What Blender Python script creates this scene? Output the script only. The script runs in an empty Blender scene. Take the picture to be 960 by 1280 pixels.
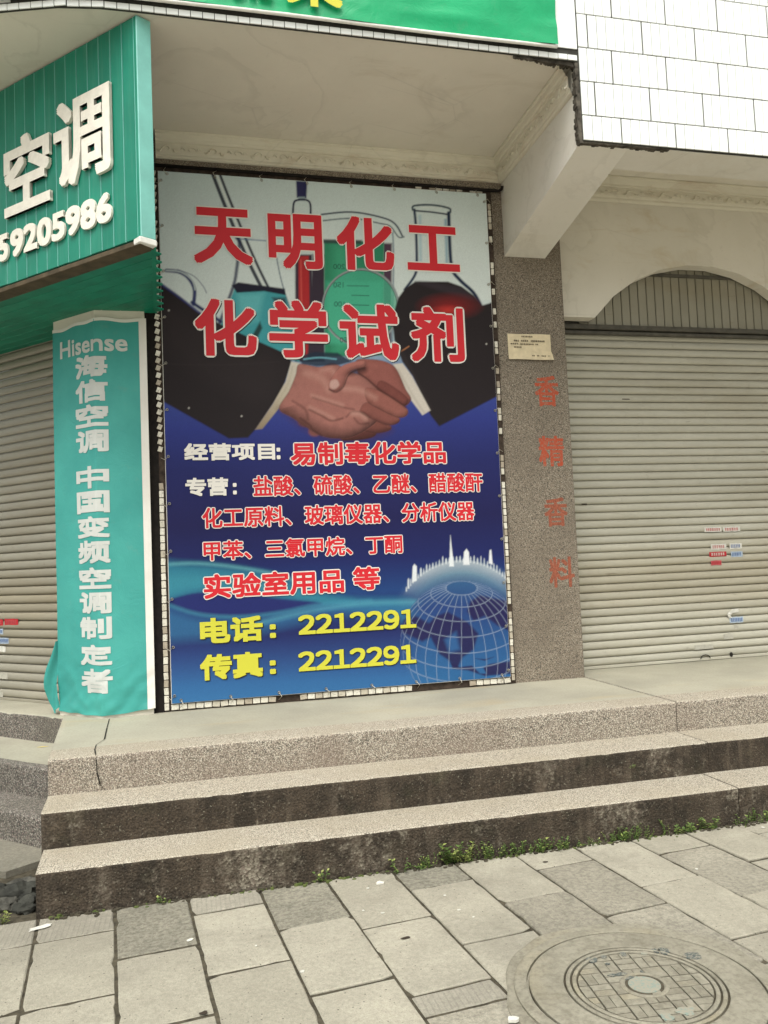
import bpy, bmesh, math, random
import numpy as np
from mathutils import Vector, Matrix

random.seed(7); rng = np.random.default_rng(7)
sc = bpy.context.scene
COL = sc.collection

# ------------------------------------------------------------------ camera
def cam_axes(yaw, pitch, roll):
    cy, sy, cp, sp, cr, sr = (math.cos(yaw), math.sin(yaw), math.cos(pitch), math.sin(pitch), math.cos(roll), math.sin(roll))
    F = np.array([sy*cp, cy*cp, sp]); R = np.array([cy, -sy, 0.]); U = np.cross(R, F)
    return cr*R+sr*U, -sr*R+cr*U, F
FPX = 1010.0
CR, CU, CF = cam_axes(*[math.radians(a) for a in (13.6, 3.52, -2.43)])
CP = np.array([0., 0., 1.5])
cam = bpy.data.cameras.new('camera'); cam_o = bpy.data.objects.new('camera', cam); COL.objects.link(cam_o)
cam.sensor_fit = 'HORIZONTAL'; cam.sensor_width = 36; cam.lens = FPX/960*36
cam.clip_start = .05; cam.clip_end = 800
cam_o.matrix_world = Matrix(((CR[0], CU[0], -CF[0], CP[0]), (CR[1], CU[1], -CF[1], CP[1]), (CR[2], CU[2], -CF[2], CP[2]), (0, 0, 0, 1)))
sc.camera = cam_o

# ------------------------------------------------------------------ sky, sun, exposure
SUN_EL, SUN_AZ = 60, 205          # degrees; azimuth clockwise from +Y
w = bpy.data.worlds.new('World'); sc.world = w; w.use_nodes = True
nt = w.node_tree; nt.nodes.clear()
o_ = nt.nodes.new('ShaderNodeOutputWorld'); b_ = nt.nodes.new('ShaderNodeBackground')
sky = nt.nodes.new('ShaderNodeTexSky'); sky.sky_type = 'NISHITA'; sky.sun_disc = False
sky.sun_elevation = math.radians(SUN_EL); sky.sun_rotation = math.radians(SUN_AZ)
sky.air_density = 1.0; sky.dust_density = 6.0; sky.ozone_density = 1.0
hs = nt.nodes.new('ShaderNodeHueSaturation'); hs.inputs['Saturation'].default_value = .16
tn = nt.nodes.new('ShaderNodeMix'); tn.data_type = 'RGBA'; tn.blend_type = 'MULTIPLY'; tn.inputs[0].default_value = 1; tn.inputs[7].default_value = (.985, 1, .968, 1)
nt.links.new(sky.outputs[0], hs.inputs['Color']); nt.links.new(hs.outputs[0], tn.inputs[6]); nt.links.new(tn.outputs[2], b_.inputs[0]); nt.links.new(b_.outputs[0], o_.inputs[0])
b_.inputs[1].default_value = .15
sun = bpy.data.lights.new('sun', 'SUN'); sun.energy = 1.05; sun.angle = math.radians(28); sun.color = (1, .98, .94)
sun_o = bpy.data.objects.new('sun', sun); COL.objects.link(sun_o)
el, az = math.radians(SUN_EL), math.radians(SUN_AZ)
sd = Vector((math.sin(az)*math.cos(el), math.cos(az)*math.cos(el), math.sin(el)))
sun_o.rotation_euler = sd.to_track_quat('Z', 'Y').to_euler(); sun_o.location = (0, -6, 12)
vs = sc.view_settings; vs.view_transform = 'Standard'; vs.look = 'None'; vs.exposure = 0.62; vs.gamma = 1; vs.use_curve_mapping = False

# ------------------------------------------------------------------ measuring helpers (photo pixel -> point on a known plane)
def ray(x, y): return (x-480)/FPX*CR-(y-640)/FPX*CU+CF
def onz(x, y, z): d = ray(x, y); return CP+d*((z-CP[2])/d[2])
def project(X, Y, Z):
    dx, dy, dz = X-CP[0], Y-CP[1], Z-CP[2]
    f = dx*CF[0]+dy*CF[1]+dz*CF[2]
    return 480+FPX*(dx*CR[0]+dy*CR[1]+dz*CR[2])/f, 640-FPX*(dx*CU[0]+dy*CU[1]+dz*CU[2])/f
class Plane:
    def __init__(s, O, e):
        s.O = np.array(O, float); s.e = np.array(e, float); s.n = np.array([s.e[1], -s.e[0], 0.])
    def px(s, x, y):
        d = ray(x, y); t = s.n@(s.O-CP)/(s.n@d); P = CP+d*t
        return (P-s.O)@s.e, P[2]
    def w(s, a, z, off=0.): return s.O*np.array([1, 1, 0])+s.e*a+np.array([0, 0, z])+s.n*off
    def box(s, x0, y0, x1, y1):
        xm, ym = (x0+x1)/2, (y0+y1)/2
        return s.px(x0, ym)[0], s.px(x1, ym)[0], s.px(xm, y1)[1], s.px(xm, y0)[1]
Q = math.sqrt(.5)
E45 = (Q, -Q, 0)                  # the side front runs at 45 degrees
Y1, Y2, Y3 = 3.925, 4.24, 4.555   # step fronts
Z1, Z2, Z3 = .19, .365, .55       # step heights
YW, YP, YS, YF = 5.75, 5.70, 6.10, 4.44   # wall face, poster, shutter, eaves front
ZC = 4.585                        # ceiling under the eaves
PW = Plane((0, YW, 0), (1, 0, 0)); PP = Plane((0, YP, 0), (1, 0, 0)); PS = Plane((0, YS-.012, 0), (1, 0, 0))
PG = Plane((-.214, 4.468, 0), E45)             # sign box face
PC = np.array([-.589, 5.69, 0])                # folded corner of the wrapped pillar
PL = Plane(tuple(PC+np.array([Q, Q, 0])*.28), E45)   # left shutter

# ------------------------------------------------------------------ materials
def lin(c):
    c = np.array(c, float)/255.
    return np.where(c <= .04045, c/12.92, ((c+.055)/1.055)**2.4)
def rgba(c): l = lin(c); return (float(l[0]), float(l[1]), float(l[2]), 1)
class NT:
    def __init__(s, name, rough=.8, spec=.3):
        s.m = bpy.data.materials.new(name); s.m.use_nodes = True; s.t = s.m.node_tree
        s.p = s.t.nodes['Principled BSDF']; s.p.inputs['Roughness'].default_value = rough; s.p.inputs['Specular IOR Level'].default_value = spec
        s._co = None
    def n(s, typ, **kw):
        nd = s.t.nodes.new('ShaderNode'+typ)
        for k, v in kw.items():
            if k in nd.inputs.keys(): s.put(nd.inputs[k], v)
            else: setattr(nd, k, v)
        return nd
    def put(s, sock, v):
        if isinstance(v, bpy.types.NodeSocket): s.t.links.new(v, sock)
        else: sock.default_value = v
    def co(s, scale=(1, 1, 1), obj=True):
        tc = s.n('TexCoord'); mp = s.n('Mapping'); s.t.links.new(tc.outputs['Object' if obj else 'Generated'], mp.inputs[0])
        mp.inputs['Scale'].default_value = scale
        oi = s.n('ObjectInfo'); v = s.n('VectorMath', operation='SCALE'); s.put(v.inputs[0], (13.1, 7.7, 5.3)); s.t.links.new(oi.outputs['Random'], v.inputs['Scale'])
        a = s.n('VectorMath', operation='ADD'); s.t.links.new(mp.outputs[0], a.inputs[0])
        s.t.links.new(v.outputs[0], a.inputs[1])
        return a.outputs[0]
    def noise(s, scale, detail=4, rough=.55, vec=None, dist=0.):
        nd = s.n('TexNoise'); nd.inputs['Scale'].default_value = scale; nd.inputs['Detail'].default_value = detail
        nd.inputs['Roughness'].default_value = rough; nd.inputs['Distortion'].default_value = dist
        s.put(nd.inputs['Vector'], vec if vec is not None else s.C()); return nd.outputs['Fac']
    def C(s):
        if s._co is None: s._co = s.co()
        return s._co
    def voro(s, scale, out='Distance', feature='F1', vec=None, rnd=1.):
        nd = s.n('TexVoronoi', feature=feature); nd.inputs['Scale'].default_value = scale; nd.inputs['Randomness'].default_value = rnd
        s.put(nd.inputs['Vector'], vec if vec is not None else s.C()); return nd.outputs[out]
    def ramp(s, fac, stops, interp='LINEAR'):
        nd = s.n('ValToRGB'); cr = nd.color_ramp; cr.interpolation = interp
        while len(cr.elements) < len(stops): cr.elements.new(.5)
        for e, (p, c) in zip(cr.elements, stops):
            e.position = p; e.color = rgba(c) if not np.isscalar(c) else (c, c, c, 1)
        s.put(nd.inputs[0], fac); return nd.outputs[0]
    def mix(s, fac, a, b, blend='MIX'):
        nd = s.n('Mix', data_type='RGBA', blend_type=blend)
        s.put(nd.inputs[0], fac)
        for i, v in ((6, a), (7, b)): s.put(nd.inputs[i], rgba(v) if isinstance(v, tuple) and len(v) == 3 else v)
        return nd.outputs[2]
    def math(s, op, a, b=0.):
        nd = s.n('Math', operation=op); s.put(nd.inputs[0], a); s.put(nd.inputs[1], b); return nd.outputs[0]
    def sepx(s, vec, i):
        nd = s.n('SeparateXYZ'); s.put(nd.inputs[0], vec); return nd.outputs[i]
    def bump(s, h, strength=.4, dist=.01):
        nd = s.n('Bump'); nd.inputs['Strength'].default_value = strength; nd.inputs['Distance'].default_value = dist
        s.put(nd.inputs['Height'], h); s.t.links.new(nd.outputs[0], s.p.inputs['Normal']); return s
    def color(s, c): s.put(s.p.inputs['Base Color'], rgba(c) if isinstance(c, tuple) and len(c) == 3 else c); return s
def plain(name, c, rough=.7, spec=.3, var=.0, nscale=6, bump=0, bscale=60, metal=0):
    t = NT(name, rough, spec); t.p.inputs['Metallic'].default_value = metal
    if var:
        n = t.noise(nscale, 6, .6); d = tuple(max(0, x*(1-var)) for x in c)
        t.color(t.mix(t.ramp(n, [(.32, 0.), (.68, 1.)]), d, c))
    else: t.color(c)
    if bump: t.bump(t.noise(bscale, 4), bump, .004)
    return t.m
def pebble(name, cols, scale=95, dirt=(90, 80, 66), dirtamt=.5, bump=.6, tone=1.0):
    """exposed small aggregate set in cement"""
    t = NT(name, .85, .25)
    cell = t.voro(scale, 'Color'); r = t.sepx(cell, 0)
    k = len(cols)
    c = t.ramp(r, [((i+.0)/k, tuple(v*tone for v in cols[i])) for i in range(k)], 'CONSTANT')
    d = t.voro(scale, 'Distance'); gap = t.ramp(d, [(.42, 0.), (.75, 1.)])
    c = t.mix(gap, c, tuple(v*.62*tone for v in cols[0]))
    big = t.noise(2.3, 6, .62); c = t.mix(t.math('MULTIPLY', t.ramp(big, [(.42, 0.), (.72, 1.)]), dirtamt), c, dirt)
    fine = t.noise(30, 5, .6); c = t.mix(t.math('MULTIPLY', t.ramp(fine, [(.5, 0.), (.8, 1.)]), .35*dirtamt), c, tuple(v*.6 for v in dirt))
    t.color(c); h = t.math('SUBTRACT', 1., d); t.bump(h, bump, .004); return t.m

PEB = [(146, 138, 124), (182, 173, 156), (160, 147, 133), (198, 190, 174), (140, 129, 115), (172, 161, 145)]
M = {}
M['peb_riser'] = pebble('granolithic_riser', PEB, 165, (122, 106, 94), .5, .5)
M['peb_tread'] = pebble('granolithic_tread', [tuple(.55*min(255, v*1.1)+.45*q for v, q in zip(c, (182, 174, 156))) for c in PEB], 190, (152, 142, 122), .6, .2)
M['peb_pillar'] = pebble('granolithic_pillar', [(136, 126, 111), (150, 139, 123), (143, 130, 114), (168, 158, 141), (130, 119, 105), (147, 134, 118)], 165, (104, 94, 82), .55, .4)
M['peb_side'] = pebble('granolithic_side', [(108, 104, 97), (136, 130, 120), (126, 112, 106), (156, 150, 140), (98, 92, 86), (124, 118, 108)], 125, (92, 88, 78), .5, .5)

def mould_mat():
    t = NT('mould_riser', .9, .2)
    cell = t.voro(88, 'Color'); r = t.sepx(cell, 0)
    peb = t.ramp(r, [(i/5, c) for i, c in enumerate([(102, 94, 82), (124, 116, 102), (110, 99, 88), (88, 80, 69), (138, 130, 115)])], 'CONSTANT')
    dk = t.mix(t.ramp(t.noise(7, 9, .74), [(.36, 0.), (.66, 1.)]), (52, 46, 39), (86, 75, 63))
    dk = t.mix(t.math('MULTIPLY', t.ramp(t.noise(120, 4, .75), [(.40, 0.), (.64, 1.)]), .75), dk, (32, 29, 25))
    dk = t.mix(t.math('MULTIPLY', t.ramp(t.noise(12, 6, .6, t.co((1, 1, .12))), [(.52, 0.), (.72, 1.)]), .35), dk, (116, 104, 90))
    # a few worn patches where the aggregate shows through, drip-like streaks
    v = t.co((1, 1, .55))
    patch = t.noise(3.1, 7, .68, v, .4); fine = t.noise(38, 4, .6)
    mk = t.math('ADD', patch, t.math('MULTIPLY', t.math('SUBTRACT', fine, .5), .42))
    c = t.mix(t.ramp(mk, [(.55, 0.), (.72, 1.)]), dk, peb)
    lich = t.ramp(t.noise(85, 4, .7), [(.62, 0.), (.68, 1.)])
    c = t.mix(t.math('MULTIPLY', lich, .55), c, (150, 146, 128))
    grn = t.ramp(t.noise(5, 5, .6), [(.55, 0.), (.75, 1.)]); c = t.mix(t.math('MULTIPLY', grn, .25), c, (62, 66, 44))
    t.color(c); t.bump(t.math('ADD', t.voro(88), t.noise(24, 6, .7)), .7, .006); return t.m
M['mould'] = mould_mat()
def screed_mat():
    t = NT('screed', .75, .35)
    c = t.mix(t.ramp(t.noise(1.7, 7, .6), [(.35, 0.), (.7, 1.)]), (150, 146, 130), (172, 167, 149))
    c = t.mix(t.math('MULTIPLY', t.ramp(t.noise(1.1, 6, .6, t.co((1, 2.2, 1)), .6), [(.56, 0.), (.7, 1.)]), .38), c, (174, 154, 118))
    c = t.mix(t.math('MULTIPLY', t.ramp(t.noise(70, 3), [(.45, 0.), (.75, 1.)]), .3), c, (112, 106, 94))
    t.color(c); t.bump(t.noise(45, 5, .6), .2, .004); return t.m
M['screed'] = screed_mat()

def slab_mat(name, a, b, spots=.5, rough=0, ribs=False):
    t = NT(name, .88, .25)
    oi = t.n('ObjectInfo').outputs['Random']
    c = t.mix(oi, a, b)
    c = t.mix(t.math('MULTIPLY', t.ramp(t.noise(5, 8, .66), [(.4, 0.), (.8, 1.)]), .35), c, tuple(v*.72 for v in a))
    c = t.mix(t.math('MULTIPLY', t.ramp(t.noise(1.6, 6, .6), [(.5, 0.), (.72, 1.)]), .35), c, tuple(min(255, v*1.17) for v in b))
    pits = t.ramp(t.voro(34), [(.07, 1.), (.13, 0.)]); sel = t.ramp(t.noise(9, 3), [(.44, 0.), (.5, 1.)])
    c = t.mix(t.math('MULTIPLY', t.math('MULTIPLY', pits, sel), spots), c, (66, 61, 52))
    grit = t.ramp(t.noise(170, 4, .8), [(.38, 0.), (.66, 1.)]); c = t.mix(t.math('MULTIPLY', grit, .34), c, tuple(v*.62 for v in a))
    gp_ = t.n('NewGeometry').outputs['Position']
    c = t.mix(t.math('MULTIPLY', t.ramp(t.noise(1.1, 7, .66, gp_, .5), [(.46, 0.), (.72, 1.)]), .40), c, tuple(v*.66 for v in a))
    c = t.mix(t.math('MULTIPLY', t.ramp(t.noise(3.4, 8, .72, gp_, .3), [(.54, 0.), (.72, 1.)]), .4), c, tuple(v*.70 for v in a))
    c = t.mix(t.math('MULTIPLY', t.ramp(t.noise(260, 2, .6), [(.62, 0.), (.70, 1.)]), .5), c, tuple(v*.4 for v in a))
    h = t.noise(120, 4, .6)
    if rough:
        g = t.ramp(t.noise(52, 5, .72), [(.4, 0.), (.62, 1.)]); c = t.mix(t.math('MULTIPLY', g, rough), c, tuple(v*.45 for v in a))
        h = t.math('ADD', h, t.math('MULTIPLY', g, -1.5))
    if ribs:
        x = t.sepx(t.C(), 0); s_ = t.math('SINE', t.math('MULTIPLY', x, 300.)); g = t.ramp(s_, [(.3, 0.), (.9, 1.)])
        c = t.mix(t.math('MULTIPLY', g, .14), c, tuple(v*.55 for v in a)); h = t.math('ADD', h, g)
    t.color(c); t.bump(h, .35, .004); return t.m
M['slab'] = slab_mat('slab_smooth', (168, 162, 145), (176, 170, 153), .9, .2)
M['slab_rough'] = slab_mat('slab_rough', (158, 152, 136), (166, 160, 144), .4, .42)
M['slab_dark'] = slab_mat('slab_dark', (150, 145, 129), (156, 151, 135), .4, .55)
M['slab_ribs'] = slab_mat('slab_ribbed', (160, 154, 139), (170, 164, 149), .2, .2, True)
M['joint'] = plain('joint_soil', (88, 82, 69), .95, .1, .4, 30, .6, 90)
M['road'] = plain('pale_bounce_road', (176, 172, 160), .9, .2, .2, 8, .3, 90)  # road out of view, made pale to bounce light up under the eaves
M['asphalt'] = plain('asphalt', (70, 69, 66), .9, .2, .25, 20, .4, 120)
M['kerb'] = slab_mat('kerb_mortar', (138, 133, 119), (146, 141, 127), .6, .3)

def paint_wall(name, a, b, stain=(140, 118, 84), amt=.35):
    t = NT(name, .8, .25)
    c = t.mix(t.ramp(t.noise(1.2, 6, .6), [(.35, 0.), (.7, 1.)]), a, b)
    st = t.ramp(t.noise(1.5, 7, .68, t.co((1, 1.6, 3.2)), .8), [(.56, 0.), (.74, 1.)])
    c = t.mix(t.math('MULTIPLY', st, amt), c, stain)
    c = t.mix(t.math('MULTIPLY', t.ramp(t.noise(22, 6, .7), [(.6, 0.), (.8, 1.)]), .25), c, tuple(v*.7 for v in a))
    wm = t.ramp(t.noise(1.1, 5, .55, None, .6), [(.50, 0.), (.535, 1.), (.545, 0.)]); c = t.mix(t.math('MULTIPLY', wm, .10), c, tuple(v*.66 for v in stain))
    crk = t.ramp(t.voro(1.3, 'Distance', 'DISTANCE_TO_EDGE', t.co((1, 1, 1))), [(.0, 1.), (.006, 0.)]); sel = t.ramp(t.noise(.9, 3), [(.52, 0.), (.6, 1.)]); c = t.mix(t.math('MULTIPLY', t.math('MULTIPLY', crk, sel), .12), c, tuple(v*.5 for v in a))
    t.color(c); t.bump(t.noise(26, 6, .6), .2, .005); return t.m
M['ceil'] = paint_wall('ceiling_paint', (216, 210, 196), (226, 220, 206), (170, 156, 128), .3)
M['white_wall'] = paint_wall('white_render', (212, 206, 191), (222, 216, 202), (186, 164, 122), .45)
M['beam'] = paint_wall('beam_paint', (216, 212, 201), (224, 220, 210), (186, 174, 150), .3)
M['cornice'] = paint_wall('cornice_paint', (212, 206, 188), (222, 216, 198), (150, 104, 44), .4)
M['soot'] = plain('soot_edge', (104, 98, 88), .95, .1, .5, 24, .8, 50)

def tile_mat(name, c, rough=.25):
    t = NT(name, rough, .5)
    oi = t.n('ObjectInfo').outputs['Random']
    cc = t.mix(oi, tuple(v*.96 for v in c), c)
    cc = t.mix(t.math('MULTIPLY', t.ramp(t.noise(18, 6, .65), [(.62, 0.), (.8, 1.)]), .4), cc, (170, 160, 136))
    t.color(cc); return t.m
M['tile'] = tile_mat('white_tile', (238, 240, 236))
def edge_tile():
    t = NT('edge_tile', .4, .4)
    oi = t.n('ObjectInfo').outputs['Random']
    c = t.ramp(oi, [(0., (206, 200, 184)), (.45, (224, 219, 204)), (.8, (196, 188, 170)), (.93, (168, 156, 138))])
    c = t.mix(t.math('MULTIPLY', t.ramp(t.noise(70, 5, .7), [(.52, 0.), (.7, 1.)]), .6), c, (96, 84, 70))
    t.color(c); return t.m
M['edge_tile'] = edge_tile()
M['edge_bed'] = plain('edging_bed', (78, 66, 57), .9, .2, .4, 25, .4, 40)
M['grout'] = plain('dark_grout', (74, 73, 68), .9, .2, .3, 30)
M['black'] = plain('black_gap', (36, 31, 28), .85, .2, .4, 25, .4, 40)

def shutter_mat(name, a, b):
    t = NT(name, .45, .4)
    c = t.mix(t.ramp(t.noise(1.3, 6, .6, t.co((1, 1, 1.))), [(.35, 0.), (.7, 1.)]), a, b)
    st = t.noise(5, 6, .7, t.co((.6, 1, 4.)), .5)
    c = t.mix(t.math('MULTIPLY', t.ramp(st, [(.6, 0.), (.76, 1.)]), .35), c, (120, 104, 76))
    sc_ = t.ramp(t.noise(30, 3, .5, t.co((.12, 1, 1.6))), [(.72, 0.), (.76, 1.)])
    c = t.mix(t.math('MULTIPLY', sc_, .55), c, (64, 56, 46))
    gp_ = t.n('NewGeometry').outputs['Position']; mp = t.n('Mapping'); t.t.links.new(gp_, mp.inputs[0]); mp.inputs['Scale'].default_value = (.35, .35, 1.5)
    c = t.mix(t.math('MULTIPLY', t.ramp(t.noise(1.6, 6, .62, mp.outputs[0], .4), [(.50, 0.), (.70, 1.)]), .38), c, (132, 120, 92))
    zz = t.sepx(gp_, 2); bd = t.ramp(t.math('MULTIPLY', zz, .25), [(.22, 0.), (.29, 1.), (.34, 1.), (.40, 0.)]); c = t.mix(t.math('MULTIPLY', t.math('MULTIPLY', bd, t.noise(2.2, 5, .6, mp.outputs[0])), .75), c, (142, 126, 94))
    oi = t.n('ObjectInfo').outputs['Random']; c = t.mix(t.math('MULTIPLY', oi, .22), c, tuple(v*.8 for v in a))
    c = t.mix(t.math('MULTIPLY', t.ramp(t.noise(16, 7, .75, gp_), [(.60, 0.), (.70, 1.)]), .3), c, (112, 100, 82))
    t.color(c); t.bump(t.noise(5, 4), .10, .01); return t.m
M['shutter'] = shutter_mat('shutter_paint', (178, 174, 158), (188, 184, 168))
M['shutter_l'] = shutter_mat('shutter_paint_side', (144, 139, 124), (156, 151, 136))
M['transom'] = shutter_mat('transom_paint', (142, 138, 121), (152, 147, 131))
M['rail'] = plain('rail_paint', (92, 88, 78), .6, .3, .3, 12)
M['dark_rubber'] = plain('dark_rubber', (46, 43, 38), .9, .2, .3, 40)

def board_mat():
    t = NT('teal_board', .42, .4)
    c = t.mix(t.ramp(t.noise(2.2, 6, .6), [(.35, 0.), (.7, 1.)]), (14, 116, 94), (20, 132, 108))
    c = t.mix(t.math('MULTIPLY', t.ramp(t.noise(26, 6, .7, t.co((1, 1, .07))), [(.5, 0.), (.75, 1.)]), .3), c, (96, 150, 132))
    c = t.mix(t.math('MULTIPLY', t.ramp(t.noise(40, 6, .75), [(.6, 0.), (.72, 1.)]), .25), c, (70, 110, 92))
    t.color(c); return t.m
M['teal_board'] = board_mat()
M['teal_groove'] = plain('teal_groove', (12, 84, 68), .6, .3)
M['teal_edge'] = plain('teal_edge_trim', (128, 196, 184), .3, .5, .08, 8)
M['teal_soffit'] = plain('teal_soffit', (20, 136, 106), .5, .35, .22, 4)
M['foam'] = plain('foam_letter', (236, 230, 216), .7, .25, .06, 24, .15, 60)
M['white_plastic'] = plain('white_plastic', (236, 234, 226), .4, .4, .1, 10)
M['brown_edge'] = plain('brown_underedge', (96, 84, 66), .8, .2, .3, 12)
def cloth_mat(name, a, b, rough=.55):
    t = NT(name, rough, .35); c = t.mix(t.ramp(t.noise(3, 5, .55), [(.35, 0.), (.7, 1.)]), a, b)
    c = t.mix(t.math('MULTIPLY', t.ramp(t.noise(9, 7, .7), [(.58, 0.), (.8, 1.)]), .2), c, (130, 140, 124))
    t.color(c); t.bump(t.noise(6, 7, .68, None, 1.6), .35, .012); return t.m
M['cloth_teal'] = cloth_mat('cloth_teal', (58, 148, 140), (70, 162, 152))
M['cloth_white'] = cloth_mat('cloth_white', (220, 214, 204), (232, 228, 220))
M['banner_green'] = cloth_mat('banner_green', (16, 152, 98), (24, 168, 110), .35)
M['hem'] = plain('hem', (176, 224, 196), .5, .4, .1, 10)

M['p_red'] = plain('print_red', (202, 34, 44), .5, .3)
M['p_white'] = plain('print_white', (226, 221, 212), .5, .3)
M['p_yellow'] = plain('print_yellow', (200, 196, 62), .5, .3)
M['p_dark'] = plain('print_dark', (34, 32, 40), .5, .3)
M['p_blue'] = plain('print_blue', (66, 96, 150), .6, .3)
M['p_letter'] = plain('print_pale', (204, 206, 200), .55, .3, .06, 8)
def faded_red():
    t = NT('faded_red', .85, .2)
    c = t.mix(t.ramp(t.noise(85, 4, .7), [(.28, 0.), (.52, 1.)]), (140, 122, 104), (172, 76, 52))
    t.color(c); return t.m
M['faded'] = faded_red()
M['faded2'] = plain('faded_red_pale', (166, 98, 76), .85, .2, .3, 90)
M['paper'] = plain('paper', (222, 206, 172), .8, .2, .1, 20, .3, 30)
M['paper_white'] = plain('paper_white', (216, 213, 202), .8, .2, .12, 30)
M['paper_red'] = plain('paper_red', (190, 46, 54), .7, .25, .2, 40)
M['paper_pink'] = plain('paper_pink', (196, 96, 98), .7, .25, .2, 40)
M['paper_blue'] = plain('paper_blue', (176, 190, 204), .7, .25, .15, 40)
M['paper_grey'] = plain('paper_grey', (186, 182, 168), .8, .2, .15, 40)
M['ink'] = plain('ink', (60, 52, 44), .8, .2)
M['tin'] = plain('grommet_metal', (170, 166, 154), .4, .5, .2, 40, 0, 60, .6)
M['string'] = plain('tie_string', (206, 198, 180), .8, .2)
M['iron'] = None
def iron_mat():
    t = NT('manhole_concrete', .85, .3)
    c = t.mix(t.ramp(t.noise(4, 7, .65), [(.35, 0.), (.7, 1.)]), (132, 127, 112), (152, 147, 131))
    c = t.mix(t.math('MULTIPLY', t.ramp(t.noise(45, 5, .7), [(.44, 0.), (.70, 1.)]), .6), c, (98, 92, 78))
    c = t.mix(t.math('MULTIPLY', t.ramp(t.noise(2.2, 4), [(.58, 0.), (.74, 1.)]), .22), c, (168, 152, 112))
    c = t.mix(t.math('MULTIPLY', t.ramp(t.noise(11, 8, .75), [(.5, 0.), (.68, 1.)]), .5), c, (100, 94, 80))
    t.color(c); t.bump(t.noise(42, 7, .75), .8, .006); return t.m
M['iron'] = iron_mat()
M['groove'] = plain('manhole_groove_shade', (88, 82, 69), .95, .1, .3, 40, .3, 60)  # dark colour stands in for shade in the lid's grooves
def worn(name, c, lo):
    t = NT(name, .85, .2); t.color(t.mix(t.ramp(t.noise(75, 6, .8), [(lo, 0.), (lo+.16, 1.)]), c, (146, 141, 126))); t.bump(t.noise(60, 5, .7), .4, .004); return t.m
M['blue_worn'] = worn('worn_blue_paint', (110, 136, 130), .36)
M['dark_paint'] = worn('dark_letter_paint', (78, 84, 82), .46)
def leaf_mat(name, a, b):
    t = NT(name, .6, .3); oi = t.noise(40, 2); t.color(t.mix(t.ramp(oi, [(.35, 0.), (.65, 1.)]), a, b))
    t.p.inputs['Subsurface Weight'].default_value = .0; return t.m
M['leaf'] = leaf_mat('weed_leaf', (60, 82, 38), (96, 116, 56))
M['leaf2'] = leaf_mat('weed_leaf_yellow', (112, 126, 60), (150, 154, 92))
M['moss'] = leaf_mat('moss', (70, 84, 40), (96, 104, 58))
M['stone'] = plain('rubble_stone', (96, 94, 86), .9, .2, .45, 14, .8, 40)
M['stone_d'] = plain('rubble_stone_dark', (66, 66, 60), .9, .2, .45, 14, .8, 40)
M['leaf_y'] = plain('dry_leaf', (196, 172, 92), .8, .2, .2, 30)
M['yellow_slip'] = plain('yellow_slip', (222, 200, 116), .7, .2, .1, 30)

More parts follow.
